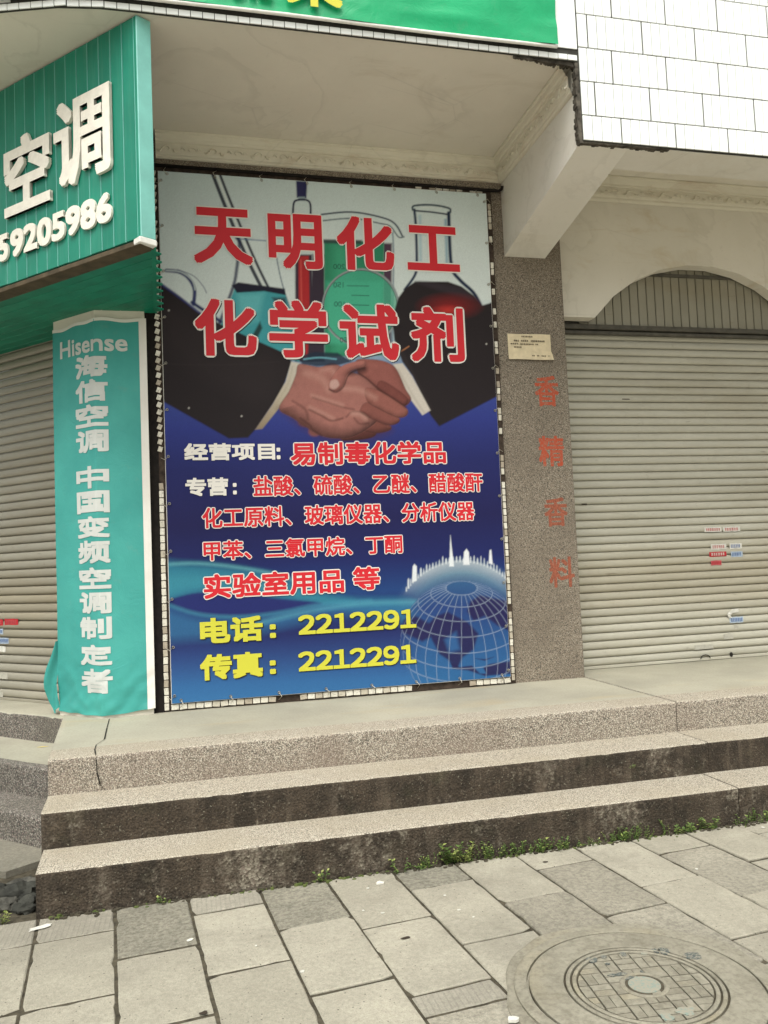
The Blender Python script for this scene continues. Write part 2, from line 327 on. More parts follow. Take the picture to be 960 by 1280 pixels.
# ------------------------------------------------------------------ mesh helpers
ROOT = {}
class MB:
    def __init__(s): s.v = []; s.f = []; s.mi = []; s.sm = []
    def add(s, vs, fs, mi=0, smooth=False):
        b = len(s.v); s.v += [tuple(map(float, p)) for p in vs]; s.f += [tuple(b+i for i in f) for f in fs]
        s.mi += [mi]*len(fs); s.sm += [smooth]*len(fs); return s
    def box(s, x0, x1, y0, y1, z0, z1, mi=0, F=None, bev=0.):
        """axis box, or in a frame F(a,b,c); bev chamfers its edges"""
        if bev <= 0:
            vs = [(x, y, z) for z in (z0, z1) for y in (y0, y1) for x in (x0, x1)]
            fs = [(0, 2, 3, 1), (4, 5, 7, 6), (0, 1, 5, 4), (2, 6, 7, 3), (0, 4, 6, 2), (1, 3, 7, 5)]
        else:
            b = bev; bm = bmesh.new(); bmesh.ops.create_cube(bm, size=1)
            for v in bm.verts: v.co = Vector(((x0+x1)/2+v.co.x*(x1-x0), (y0+y1)/2+v.co.y*(y1-y0), (z0+z1)/2+v.co.z*(z1-z0)))
            bmesh.ops.bevel(bm, geom=bm.edges[:], offset=b, segments=1, affect='EDGES', profile=.5)
            bm.verts.index_update(); vs = [tuple(v.co) for v in bm.verts]; fs = [tuple(v.index for v in f.verts) for f in bm.faces]; bm.free()
        if F: vs = [F(*p) for p in vs]
        return s.add(vs, fs, mi)
    def prism(s, poly, z0, z1, mi=0, F=None, cap=True):
        n = len(poly); vs = [(p[0], p[1], z0) for p in poly]+[(p[0], p[1], z1) for p in poly]
        fs = [(i, (i+1) % n, n+(i+1) % n, n+i) for i in range(n)]
        if cap: fs += [tuple(range(n-1, -1, -1)), tuple(range(n, 2*n))]
        if F: vs = [F(*p) for p in vs]
        return s.add(vs, fs, mi)
    def tube(s, pts, r, k=6, mi=0, smooth=True):
        pts = [Vector(p) for p in pts]; rings = []; up = Vector((.13, .27, .95))
        for i, p in enumerate(pts):
            d = (pts[min(i+1, len(pts)-1)]-pts[max(i-1, 0)]).normalized(); a = d.cross(up).normalized(); b = d.cross(a)
            rr = r[i] if hasattr(r, '__len__') else r
            rings.append([p+a*rr*math.cos(2*math.pi*j/k)+b*rr*math.sin(2*math.pi*j/k) for j in range(k)])
        vs = [v for g in rings for v in g]; fs = []
        for i in range(len(pts)-1):
            for j in range(k): fs.append((i*k+j, i*k+(j+1) % k, (i+1)*k+(j+1) % k, (i+1)*k+j))
        fs += [tuple(range(k-1, -1, -1)), tuple((len(pts)-1)*k+j for j in range(k))]
        return s.add(vs, fs, mi, smooth)
    def mesh(s, name, mats, off=(0, 0, 0)):
        me = bpy.data.meshes.new(name); me.from_pydata([(x-off[0], y-off[1], z-off[2]) for x, y, z in s.v], [], s.f)
        for m in (mats if isinstance(mats, (list, tuple)) else [mats]): me.materials.append(M[m] if isinstance(m, str) else m)
        me.polygons.foreach_set('material_index', s.mi); me.polygons.foreach_set('use_smooth', s.sm); me.update(); return me
    def build(s, name, mats, parent=None):
        off = ROOT[parent.name] if parent else (0, 0, 0)
        return link(name, s.mesh(name, mats, off), parent)
def link(name, me, parent=None, loc=None):
    o = bpy.data.objects.new(name, me); COL.objects.link(o)
    if parent:
        o.parent = parent; ROOT[o.name] = ROOT[parent.name]
        if loc is not None:
            base = ROOT[parent.name]; o.location = tuple(loc[i]-base[i] for i in range(3))
    else:
        ROOT[o.name] = (0, 0, 0)
        if loc is not None: o.location = loc
    return o
def tag(o, label, cat, group=None):
    o['label'] = label; o['category'] = cat
    if group: o['group'] = group
    return o
def thing(name, loc, label, cat, group=None):
    o = bpy.data.objects.new(name, None); COL.objects.link(o); o.empty_display_size = .1
    o.location = tuple(map(float, loc)); ROOT[o.name] = tuple(map(float, loc)); return tag(o, label, cat, group)
def center_build(mb, name, mats, label, cat, group=None):
    """a thing that is one mesh, its origin at the middle of its base"""
    a = np.array(mb.v); c = ((a[:, 0].min()+a[:, 0].max())/2, (a[:, 1].min()+a[:, 1].max())/2, a[:, 2].min())
    o = link(name, mb.mesh(name, mats, c), None, c); ROOT[o.name] = c; return tag(o, label, cat, group)
def struct(o): o['kind'] = 'structure'; return o
def vnoise(x, y=0., z=0., s=0):
    from mathutils import noise
    return noise.noise(Vector((x+s*17.3, y+s*5.1, z-s*9.7)))

# ------------------------------------------------------------------ text helpers
_glyph = {}
def glyph(txt, extrude=0.):
    key = (txt, extrude)
    if key not in _glyph:
        cu = bpy.data.curves.new('t', 'FONT'); cu.body = txt; cu.size = 1; cu.resolution_u = 3; cu.extrude = extrude
        o = bpy.data.objects.new('t', cu); COL.objects.link(o)
        dg = bpy.context.evaluated_depsgraph_get(); dg.update()
        me = bpy.data.meshes.new_from_object(o.evaluated_get(dg))
        v = np.array([p.co[:] for p in me.vertices]); f = [tuple(p.vertices) for p in me.polygons]
        bpy.data.objects.remove(o); bpy.data.curves.remove(cu); bpy.data.meshes.remove(me)
        _glyph[key] = (v, f)
    return _glyph[key]
_chars = {}
def chars(txt, extrude=0., adv=None):
    """the characters of a line, each with its place in the line: [(verts, faces)], overall lo, hi"""
    key = (txt, extrude, adv)
    if key not in _chars:
        out = []
        for k, ch in enumerate(txt):
            if ch == ' ': continue
            v, f = glyph(ch, extrude); v = v.copy()
            if adv: v[:, 0] += k*adv
            else:
                hi = glyph(txt[:k+1], extrude)[0][:, 0].max() if k else v[:, 0].max(); v[:, 0] += hi-v[:, 0].max()
            out.append((v, f))
        A = np.concatenate([v for v, f in out]); _chars[key] = (out, A.min(0), A.max(0))
    return _chars[key]
def text_part(name, txt, plane_w, box, rad, mat, parent, off, grow=0., shear=0., split=None, depth=None, outline=None, shadow=None, square=True, adv=None):
    """lettering fitted to box (a0,a1,z0,z1), one mesh for each character, thickened by shifted copies.
    plane_w(a,z,off) gives the world point; outline=(material,width,off) and shadow=(material,shift,off) become children"""
    ex = .5 if depth else 0.
    L, lo, hi = chars(txt, ex, adv); a0, a1, z0, z1 = box
    sx = (a1-a0-2*rad)/(hi[0]-lo[0]); sz = (z1-z0-2*rad)/(hi[1]-lo[1]); objs = []
    def layer(v, f, r, sh, o_, nm, mt, par, sq, dirs=14):
        A = a0+rad+(v[:, 0]-lo[0])*sx+sh; Z = z0+rad+(v[:, 1]-lo[1])*sz-sh
        if shear: A = A+(Z-z0)*shear
        offs = [(0, 0)]
        if r > 0: offs += [(i*r, j*r) for i in (-1, 0, 1) for j in (-1, 0, 1) if i or j] if sq else [(math.cos(2*math.pi*k/dirs)*r, math.sin(2*math.pi*k/dirs)*r) for k in range(dirs)]
        vs, fs = [], []
        for k, (dx, dz) in enumerate(offs):
            b = len(vs); vs += list(zip(A+dx, Z+dz, v[:, 2]+k*(.008 if depth else .00005))); fs += [tuple(b+i for i in q) for q in f]
        if split is not None:
            bm = bmesh.new(); bv = [bm.verts.new(p) for p in vs]
            for q in fs:
                try: bm.faces.new([bv[i] for i in q])
                except ValueError: pass
            for sp in split: bmesh.ops.bisect_plane(bm, geom=bm.verts[:]+bm.edges[:]+bm.faces[:], plane_co=(sp, 0, 0), plane_no=(1, 0, 0))
            bm.verts.index_update(); vs = [tuple(p.co) for p in bm.verts]; fs = [tuple(p.index for p in q.verts) for q in bm.faces]; bm.free()
        P = [plane_w(a, z, o_+((l+.5)*depth if depth else l)) for a, z, l in vs]
        mb = MB(); mb.add(P, fs); return mb.build(nm, mt, par)
    for v, f in L:
        o = layer(v, f, rad, 0, off, name, mat, parent, square); objs.append(o)
        if outline: layer(v, f, rad+outline[1], 0, outline[2], 'outline', outline[0], o, False)
        if shadow: layer(v, f, rad+(outline[1]*.9 if outline else 0), shadow[1], shadow[2], 'drop_shadow', shadow[0], o, not outline)
    return objs

# ================================================================== GROUND AND PAVEMENT
g = MB(); g.add([(-300, -300, -.14), (300, -300, -.14), (300, 300, -.14), (-300, 300, -.14)], [(0, 1, 2, 3)])
ground = struct(g.build('ground', 'road'))
A5 = math.radians(5.4); UU = np.array([math.cos(A5), math.sin(A5), 0]); VV = np.array([-math.sin(A5), math.cos(A5), 0])
b = MB(); b.box(-6, 7, 1.0, 6.6, -.1395, -.0055)
pavement = struct(b.build('pavement', 'joint'))
b = MB(); b.box(-6, 7, .86, .995, -.139, .004, bev=.012); struct(b.build('kerb', 'kerb'))
def clip(poly, n, d):
    out = []
    for i in range(len(poly)):
        p, q = poly[i], poly[(i+1) % len(poly)]; a, c = p@n-d, q@n-d
        if a <= 0: out.append(p)
        if a*c < 0: out.append(p+(q-p)*(a/(a-c)))
    return out
# columns .318 m wide (u), cross joints per column (v), as measured on the pavement
CUTS = {-2: [3.717, 3.172], -3: [3.446], -1: [3.717, 3.168], 0: [3.435, 2.89], 1: [3.72, 3.155], 2: [3.42, 2.87], 3: [3.285, 2.722, 2.585],
        4: [3.565, 2.993], 5: [3.268, 2.72], 6: [3.535, 2.98], 7: [3.165, 2.61], 8: [3.455, 2.908], 9: [3.2, 2.64], 10: [3.48, 2.93]}
KIND = {(-1, 0): 'slab_ribs', (1, 0): 'slab_ribs', (0, 0): 'slab_dark', (2, 0): 'slab_dark', (4, 0): 'slab_dark', (6, 1): 'slab_rough', (5, 1): 'slab_rough', (3, 2): 'slab_ribs', (3, 3): 'slab_rough', (-2, 0): 'slab_ribs', (8, 1): 'slab_rough', (6, 2): 'slab_rough'}
PITCH = .3185
for c in range(-9, 16):
    cuts = CUTS.get(c, [3.72 - .28*(c % 2), 3.16-.28*(c % 2)])
    v = cuts[-1]
    while v > 1.2: v -= .557; cuts = cuts+[v]
    top = 4.6 if c > -3 else 4.35
    edges = [top]+cuts
    for r in range(len(edges)-1):
        v1, v0 = edges[r], edges[r+1]; u0, u1 = c*PITCH, (c+1)*PITCH
        gp = .0034+random.random()*.0022; gv = .0048+random.random()*.0016
        poly = [UU*a+VV*q for a, q in ((u0+gp, v0+gv), (u1-gp, v0+gv), (u1-gp, v1-gv), (u0+gp, v1-gv))]
        if c > -3: poly = clip(poly, np.array([0, 1., 0]), Y1-.008-.006*math.sin(c*1.7))
        if len(poly) < 3: continue
        poly = [p for i, p in enumerate(poly) if np.linalg.norm(p-poly[i-1]) > .004]
        if len(poly) < 3: continue
        cen = sum(poly)/len(poly)
        rough_ = []                      # chipped corners, worn edges
        for i in range(len(poly)):
            p, q = poly[i], poly[(i+1) % len(poly)]; L_ = np.linalg.norm(q-p); m_ = max(1, int(L_/.045)); dn = (q-p)/L_; inw = np.array([-dn[1], dn[0], 0])
            if inw@(cen-p) < 0: inw = -inw
            if random.random() < .38 and L_ > .1: cut_ = random.uniform(.006, .022); rough_.append(p+dn*cut_)
            else: rough_.append(p+(cen-p)*.006)
            for k in range(1, m_): rough_.append(p+(q-p)*((k+random.uniform(-.25, .25))/m_)+inw*(abs(random.gauss(0, .0011))+(random.uniform(.003, .008) if random.random() < .04 else 0)))
        poly = rough_; n = len(poly)
        tz = [random.uniform(-.0030, .0030) for _ in range(3)]
        def zt(p): return tz[0]+(p[0]-cen[0])*tz[1]*3+(p[1]-cen[1])*tz[2]*2
        mb = MB(); ins = []
        for p in poly:
            d = cen-p; ins.append(p+d/np.linalg.norm(d)*random.uniform(.003, .007))
        vs = [(p[0], p[1], -.06) for p in poly]+[(p[0], p[1], zt(p)-.004) for p in poly]+[(p[0], p[1], zt(p)) for p in ins]
        fs = [tuple(range(2*n, 3*n))]
        for k in (0, 1):
            for i in range(n): fs.append((k*n+i, k*n+(i+1) % n, (k+1)*n+(i+1) % n, (k+1)*n+i))
        mb.add(vs, fs); me = mb.mesh('paving_slab', KIND.get((c, r), 'slab'), (cen[0], cen[1], 0))
        link('paving_slab', me, pavement, (cen[0], cen[1], 0))

# ================================================================== STEPS
def step_block(name, xa, xb, y0, y1, z0, z1, bands, mats, parent, seed, xl=None, F=None, amp=1.0):
    """a cast step: riser, worn rounded nosing, tread; bands = [(y, material)] along the tread"""
    prof = [(y0, z0, 0)]+[(y0+.002*k, z0+(z1-.014-z0)*k/4, 0) for k in (1, 2, 3)]
    for k in range(5):
        a = math.pi/2*k/4; prof.append((y0+.014-.014*math.cos(a), z1-.014+.014*math.sin(a), 0 if k < 3 else bands[0][1]))
    yy = y0+.014
    for yb, mi in bands:
        m = max(1, int((yb-yy)/.09))
        for k in range(1, m+1): prof.append((yy+(yb-yy)*k/m, z1, mi))
        yy = yb
    nx = max(4, int((xb-xa)/.03)); np_ = len(prof); vs = []
    for i in range(nx+1):
        t = i/nx
        for j, (y, z, mi) in enumerate(prof):
            x0 = xa if xl is None else xl(y)
            x = x0+(xb-x0)*t
            wv = vnoise(x*6, z*9, y*4, seed)*.004*amp+vnoise(x*23, z*31, 0, seed)*.0016*amp
            edge = 1 if 4 <= j <= 8 else .25
            chip = max(0, vnoise(x*14, 3, 1, seed+3)-.32)*.05*amp*(1 if 4 <= j <= 8 else 0)+max(0, vnoise(x*45, 3, 1, seed+5)-.3)*.012*amp*(1 if 4 <= j <= 8 else 0)
            sag = vnoise(x*.9, 0, 0, seed+8)*.004
            ny = wv*(1 if j < 9 else 0)+chip*.5; nz = -(chip*.8)+(wv*.35 if j > 8 else 0)*(1 if j < np_-1 else 0)+(sag if j > 3 else 0)
            vs.append((x, y+ny, z+nz))
    fs, mi_ = [], []
    mb = MB()
    for i in range(nx):
        for j in range(np_-1):
            fs.append((i*np_+j, (i+1)*np_+j, (i+1)*np_+j+1, i*np_+j+1)); mi_.append(prof[j+1][2])
    for end in (0, nx):          # end caps down to z0
        bb = len(vs); vs.append((vs[end*np_+np_-1][0], prof[-1][0], z0)); fs.append(tuple([end*np_+j for j in range(np_)]+[bb])); mi_.append(0)
    if F: vs = [F(*p) for p in vs]
    mb.add(vs, fs, 0, False); mb.mi = mi_; mb.sm = [True]*(len(fs)-2)+[False]*2
    return mb.build(name, mats, parent)
steps = thing('entrance_steps', (1.5, 4.2, 0), 'three long granolithic steps with dark mouldy lower risers in front of the banner', 'steps')
SM = ['mould', 'peb_tread', 'screed']; LM = ['peb_riser', 'peb_tread', 'screed']
XR = 6.2
for xa, xb, sd_ in ((-.707, 2.865, 1), (2.869, XR, 2)):
    step_block('step', xa, xb, Y1, Y2+.03, -.06, Z1, [(Y2+.03, 1)], SM, steps, sd_, (lambda y: -.700-(y-Y1)*.06) if xa < 0 else None, None, .4)
for xa, xb, sd_ in ((-.731, 2.915, 11), (2.919, XR, 12)):
    step_block('step', xa, xb, Y2, Y3+.03, 0, Z2, [(Y3+.03, 1)], SM, steps, sd_, (lambda y: -.728-(y-Y2)*.06) if xa < 0 else None, None, .4)
for xa, xb, sd_ in ((-.75, 2.923, 21), (2.928, XR, 22)):
    step_block('landing', xa, xb, Y3, 6.4, .05, Z3, [(4.80, 1), (6.4, 2)], LM, steps, sd_, (lambda y: -.745-(y-Y3)*.085) if xa < 0 else None, None, .3)
# hairline crack running over the landing and down its riser
cr = MB(); pts = [(-.54, 5.62, Z3), (-.525, 5.3, Z3), (-.505, 4.96, Z3), (-.535, 4.82, Z3), (-.53, 4.70, Z3), (-.512, 4.575, Z3), (-.507, Y3-.001, Z3-.02), (-.503, Y3-.002, .46), (-.49, Y3-.002, .40), (-.468, Y3-.002, .372)]
for i in range(len(pts)-1):
    p, q = np.array(pts[i]), np.array(pts[i+1]); wd = np.array([.0026+.0012*math.sin(i*2.1), 0, 0]); up = np.array([0, -.004 if i > 4 else 0, .0035 if i <= 5 else 0])
    cr.add([p-wd+up, p+wd+up, q+wd+up, q-wd+up], [(0, 1, 2, 3)])
cr.build('crack', 'dark_rubber', steps)

# side steps running at 45 degrees round the corner
side = thing('side_steps', (-1.4, 5.3, 0), 'grey granolithic side steps turning the corner below the side shutter', 'steps')
def F45(a, d, z): return (Q*a+Q*d, -Q*a+Q*d, z)     # a along E45, d into the building
SL = ['peb_side', 'peb_side', 'screed']
step_block('step', -6.2, -3.95, 2.815, 3.1, -.05, .19, [(3.1, 1)], SL, side, 31, None, F45)
step_block('step', -6.2, -4.15, 3.05, 3.56, -.05, .37, [(3.12, 1), (3.56, 2)], SL, side, 32, None, F45)
step_block('landing', -6.4, -4.62, 3.53, 4.3, .0, .548, [(4.3, 2)], SL, side, 33, None, F45)
# low worn pad below the side steps
pad = MB(); n = 14; ring = []
for i in range(n+1):
    a = -6.2+(2.35)*i/n; ring.append(F45(a, 2.50+.03*math.sin(i*2.3)+.05*vnoise(i*.7, 2), 0))
poly = [(p[0], p[1]) for p in ring]+[F45(-3.8, 2.9, 0)[:2], F45(-6.2, 2.9, 0)[:2]]
pad.prism(poly, -.06, .028); pado = pad.build('low_slab', 'kerb', side)
# rubble at the broken corner
random.seed(21)
spots = [(-.80, 4.16, .075, 1), (-.91, 4.22, .06, 1), (-1.0, 4.30, .07, 0), (-.86, 4.09, .045, 0), (-.755, 4.05, .05, 1), (-.95, 4.13, .05, 0), (-1.07, 4.22, .055, 1), (-.83, 4.30, .05, 0), (-.77, 4.27, .045, 0), (-1.12, 4.38, .06, 1)]
RL = ['dark rubble stone beside the bottom step\'s broken left end', 'dark broken stone left of the largest rubble stone', 'grey rubble stone below the low side slab', 'small grey stone in front of the rubble', 'dark stone wedged against the bottom step corner', 'grey stone in the middle of the rubble', 'dark stone at the rubble\'s left side', 'grey stone between rubble and low slab', 'small stone tucked behind the corner stone', 'dark stone at the far left of the rubble']
for (x, y, r, k), lb in zip(spots, RL):
    bm = bmesh.new(); bmesh.ops.create_icosphere(bm, subdivisions=3, radius=r)
    for v_ in bm.verts:
        q = v_.co*(1+.6*vnoise(v_.co.x*26+x*9, v_.co.y*26, v_.co.z*26)+.25*vnoise(v_.co.x*70+x*9, v_.co.y*70, v_.co.z*70)); v_.co = Vector((q.x*1.25, q.y, q.z*.75))
    me = bpy.data.meshes.new('rubble_stone'); bm.to_mesh(me); bm.free(); me.materials.append(M['stone_d' if k else 'stone'])
    o = link('rubble_stone', me, None, (x, y, r*.3)); tag(o, lb, 'stone', 'rubble at the broken corner')

# ================================================================== BUILDING
bld = thing('shop_building', (1.2, 6.3, 0), 'old shop building with white tiled eaves, granolithic pillar and arched shop front', 'building')
def slab(name, mat, *bx, **k): mb = MB(); mb.box(*bx, **k); return mb.build(name, mat, bld)
# wall behind the banner
slab('wall', 'peb_pillar', -.19, 2.346, YW, YW+.3, .56, ZC-.02)
slab('pillar', 'peb_pillar', 2.3465, 2.92, YW-.004, 6.35, .53, ZC-.02, bev=.006)
pil = bpy.data.objects['pillar']
slab('wall_gap', 'black', -.262, -.191, YW-.03, YW+.2, .53, ZC-.02)
# wrapped corner pillar of the side front (footprint with the 45 degree face)
c0 = PC[:2]; lf = c0+np.array([-Q, Q])*.435; back = lf+np.array([Q, Q])*.5
mb = MB(); mb.prism([(-.263, 5.69), (-.263, 6.4), tuple(back), tuple(lf), tuple(c0)], .5, ZC-.02); mb.build('corner_pillar', 'white_wall', bld)
# side wall above the side shutter and the rest of the side front
def F45s(a, d, z): return (Q*a+Q*d, -Q*a+Q*d, z)
mb = MB(); mb.box(-7.6, -4.77, 3.80, 4.2, 3.32, ZC-.02, F=F45s); mb.build('side_wall', 'white_wall', bld)
# ceiling under the eaves (left bay follows the corner), right bay
EAVES = [(-4.2, 7.2), (-1.30, 4.74), (-1.05, 4.61), (-.85, 4.545), (-.62, YF+.035), (-.40, YF+.004), (-.2, YF), (2.4455, YF)]
mb = MB(); mb.prism([(2.60, YF+.011), (2.60, YW+.2), (-.6, YW+.2), (-3.4, YW+3.0)]+[(x, y+.011) for x, y in EAVES[:-1]], ZC, ZC+.1); mb.build('ceiling', 'ceil', bld)
slab('ceiling', 'ceil', 2.60, 7.2, YF+.2, 6.1, ZC, ZC+.1)
# beam with a haunch, from pillar to eaves
bx0, bx1 = 2.44, 2.782
bp = [(YF+.02, 4.062), (4.74, 4.010), (YW+.01, 3.828), (YW+.01, ZC+.02), (YF+.02, ZC+.02)]
mb = MB(); n = len(bp)
vs = [(bx0, y, z) for y, z in bp]+[(bx1, y, z) for y, z in bp]
mb.add(vs, [(0, 1, 2, 3, 4), (9, 8, 7, 6, 5)]+[(i, n+i, n+(i+1) % n, (i+1) % n) for i in range(n)])
bo = mb.build('beam', 'beam', bld)
# eaves: hanging front over the right bay, shallow front over the left bay
slab('eaves_beam', 'beam', bx1-.002, 7.2, YF+.018, 4.745, 4.064, ZC+.03)
fas = slab('fascia', 'grout', 2.446, 7.2, YF, YF+.06, 4.068, 5.6)
mb = MB(); path = EAVES
out = path; inn = [(x, y+.010) for x, y in path]
mb.prism(out+inn[::-1], ZC-.008, 5.6); fas2 = mb.build('fascia', 'grout', bld)
# soot-black broken render at the exposed corner
mb = MB()
for i in range(46):
    t = i/45; y = YF-.003
    mb.box(2.430-.012*random.random(), 2.447, y+.001*random.random(), y+.02+.035*random.random(), 4.05+.5*t, 4.05+.5*t+.02+.008*random.random(), bev=0)
for i in range(40):
    x = 2.02+.39*i/39; h = .008*random.random()+.012*(i/39)**2
    mb.box(x, x+.0125, YF+.012, YF+.022+.05*random.random()*(i/39), ZC-.016-h, ZC-.004)
for i in range(28):
    x = 2.44+.6*i/27; mb.box(x, x+.024, YF+.004, YF+.03+.02*random.random(), 4.060-.008*random.random()*(1-i/28), 4.07)
mb.build('sooty_edge', 'soot', bld)

# ---- white strip tiles on the eaves, grouped six to a sheet
TW, TH = .0642, .2205
_tm = {}
def tile_mesh(w_, h_, t=.008):
    k = (round(w_, 4), round(h_, 4), t)
    if k not in _tm:
        mb = MB(); mb.box(-w_/2, w_/2, -t, 0, -h_/2, h_/2, bev=.0012); _tm[k] = mb.mesh('wall_tile', 'tile')
    return _tm[k]
rows = [(4.071, 4.2278), (4.2348, 4.4478), (4.4548, 4.6678), (4.6748, 4.8878), (4.8948, 5.1078)]
bold = [.27, .485, .232, .072, .25]
X0 = 2.4495
for (za, zb), b0 in zip(rows, bold):
    x = X0; brk = sorted([b0+k*.386 for k in range(-2, 7)])
    segs = [X0]+[X0+q for q in brk if .01 < q < 2.0]
    for s0, s1 in zip(segs[:-1], segs[1:]):
        nn = max(1, round((s1-s0)/TW)); w1 = (s1-s0-.006)/nn
        for i in range(nn):
            ww = w1-.0034
            link('wall_tile', tile_mesh(round(ww, 4), round(zb-za, 4)), fas, (s0+.003+w1*(i+.5), YF-.0005+random.uniform(-.0006, .0006), (za+zb)/2))
# the many tiles farther along and higher up, too many and too far to single out
mb = MB()
for ri in range(7):
    za, zb = (rows[ri] if ri < 5 else (4.8948+.22*(ri-4), 5.1078+.22*(ri-4))); xs = (X0 if ri >= 5 else X0+max(q for q in [bold[ri]+k*.386 for k in range(-2, 7)] if q < 2.0))
    k = 0
    while xs < 7.15:
        mb.box(xs+.003, xs+.0615, YF-.0085, YF-.0006, za, zb); xs += .0643; k += 1
        if k % 6 == 0: xs += .003
for (xa, ya), (xb_, yb_) in zip(path[:3], path[1:4]):
    L = math.hypot(xb_-xa, yb_-ya); ux, uy = (xb_-xa)/L, (yb_-ya)/L; t_ = 0
    while t_ < L-.06:
        for ri in range(5):
            F_ = (lambda a_, b2, z_, xa=xa, ya=ya, ux=ux, uy=uy: (xa+ux*a_+uy*b2, ya+uy*a_-ux*b2, z_)); mb.box(t_+.002, t_+.062, .0006, .008, ZC+.04+ri*.2, ZC+.235+ri*.2, F=F_)
        t_ += .0643
mb.build('far_tiles', 'tile', fas)['kind'] = 'stuff'
# shallow strip of tiles along the left bay's eaves and its curved corner
mb = MB(); mb.box(2.300, 2.4445, YF-.0075, YF-.0006, 4.655, 5.4, bev=.001); mb.build('wall_tile', 'tile', fas2)
def along(path, step):
    out = []; d0 = 0
    for (xa, ya), (xb, yb) in zip(path[:-1], path[1:]):
        L = math.hypot(xb-xa, yb-ya); s_ = d0
        while s_ < L:
            t = s_/L; out.append((xa+(xb-xa)*t, ya+(yb-ya)*t, math.atan2(yb-ya, xb-xa))); s_ += step
        d0 = s_-L
    return out
for x, y, a in along(path[1:], .0655):
    if x > 2.42: continue
    o = link('wall_tile', tile_mesh(.0620, .034), fas2, (x+.03*math.cos(a)+.001*math.sin(a), y+.03*math.sin(a)-.001*math.cos(a), ZC+.012+random.uniform(-.0008, .0008)))
    o.rotation_euler = (0, 0, a)

# ---- cornice mouldings with a scroll relief
def cornice(name, p0, p1, nrm, z0, z1, proj, parent):
    """stepped moulding from p0 to p1 (xy) on a wall whose outward normal is nrm"""
    p0, p1, nrm = np.array(p0), np.array(p1), np.array(nrm)
    H = z1-z0
    prof = [(0, 0), (.012, .002), (.022, .014), (.022, .03), (.03, .036), (.034, .05), (.036, H*.62), (.05, H*.64), (.052, H*.72), (.062, H*.76), (proj*.8, H*.9), (proj, H*.93), (proj, H)]
    n_ = 24; vs = []
    for i in range(n_+1):
        q = p0+(p1-p0)*i/n_
        for d, z in prof:
            vs.append((q[0]+nrm[0]*d, q[1]+nrm[1]*d, z0+z))
    k = len(prof); fs = [(i*k+j, (i+1)*k+j, (i+1)*k+j+1, i*k+j+1) for i in range(n_) for j in range(k-1)]
    mb = MB(); mb.add(vs, fs); o = mb.build(name, 'cornice', parent)
    L = np.linalg.norm(p1-p0); d_ = (p1-p0)/L; m = int(L/.155)
    for i in range(m):
        c = p0+d_*(L*(i+.5)/m); mb = MB(); flip = 1 if i % 2 else -1
        pts = []
        for t in range(22):
            a = t/21*4.6; r = .037*(1-t/24)
            pts.append((c[0]+d_[0]*(flip*(r*math.cos(a)))+nrm[0]*.038, c[1]+d_[1]*(flip*(r*math.cos(a)))+nrm[1]*.038, z0+H*.38+r*math.sin(a)*.8))
        mb.tube(pts, [.0075*(1-t/30) for t in range(22)], 5)
        for s_ in (-1, 1):
            pts = [(c[0]+d_[0]*(s_*.04+.03*t*s_)+nrm[0]*.037, c[1]+d_[1]*(s_*.04+.03*t*s_)+nrm[1]*.037, z0+H*.38+.02*math.sin(t*3)*flip) for t in (0, .33, .66, 1)]
            mb.tube(pts, [.007, .009, .006, .002], 5)
        mb.build('scroll_relief', 'cornice', o)
    return o
cornice('cornice', (-.16, YW-.001), (2.439, YW-.001), (0, -1), 4.402, ZC-.001, .085, bld)
cornice('cornice', (bx0-.001, YW-.03), (bx0-.001, YF+.06), (-1, 0), 4.402, ZC-.001, .085, bld)
# ---- arched wall over the right shutter
YA = 5.90
cx, half, sag, zsp = 4.275, 1.005, .485, 3.418
Rr = (half*half+sag*sag)/(2*sag); zc = zsp+sag-Rr; aa = math.asin(half/Rr); NA = 9
arc = [(cx+Rr*math.sin(-aa+2*aa*i/NA), zc+Rr*math.cos(-aa+2*aa*i/NA)) for i in range(NA+1)]
mb = MB(); low = [(2.915, zsp)]+arc+[(7.2, zsp)]; topz = ZC+.01
vs, fs = [], []
for d in (YA, YA+.11):
    vs += [(x, d, z) for x, z in low]+[(x, d, topz) for x, z in low]
k = len(low)
for i in range(k-1):
    fs += [(i, i+1, k+i+1, k+i), (2*k+i+1, 2*k+i, 3*k+i, 3*k+i+1), (i+1, i, 2*k+i, 2*k+i+1)]
mb.add(vs, fs); mb.build('arched_wall', 'white_wall', bld)
cornice('cornice', (2.925, YA-.001), (6.6, YA-.001), (0, -1), 4.40, ZC-.001, .10, bld)
slab('wall', 'white_wall', 2.921, 7.2, 6.32, 6.5, .5, ZC-.01)
# arched transom of upright boards, each its own board
tr = MB(); tr.box(2.925, 6.4, 6.052, 6.07, 3.36, 4.02); tr = tr.build('transom', 'rail', bld)
xb = 3.20
while xb < 5.36:
    d = abs(xb+.04-cx); zt_ = zc+math.sqrt(max(0, Rr*Rr-min(d, half)**2))+.05
    mb = MB(); mb.box(xb, xb+.074, 6.036, 6.0515, 3.364, max(3.45, zt_), bev=.004); mb.build('transom_board', 'transom', tr); xb += .0805
mb = MB(); mb.box(2.925, 6.4, 6.015, 6.033, 3.835, 3.862, bev=.003); mb.build('transom_bar', 'rail', tr)

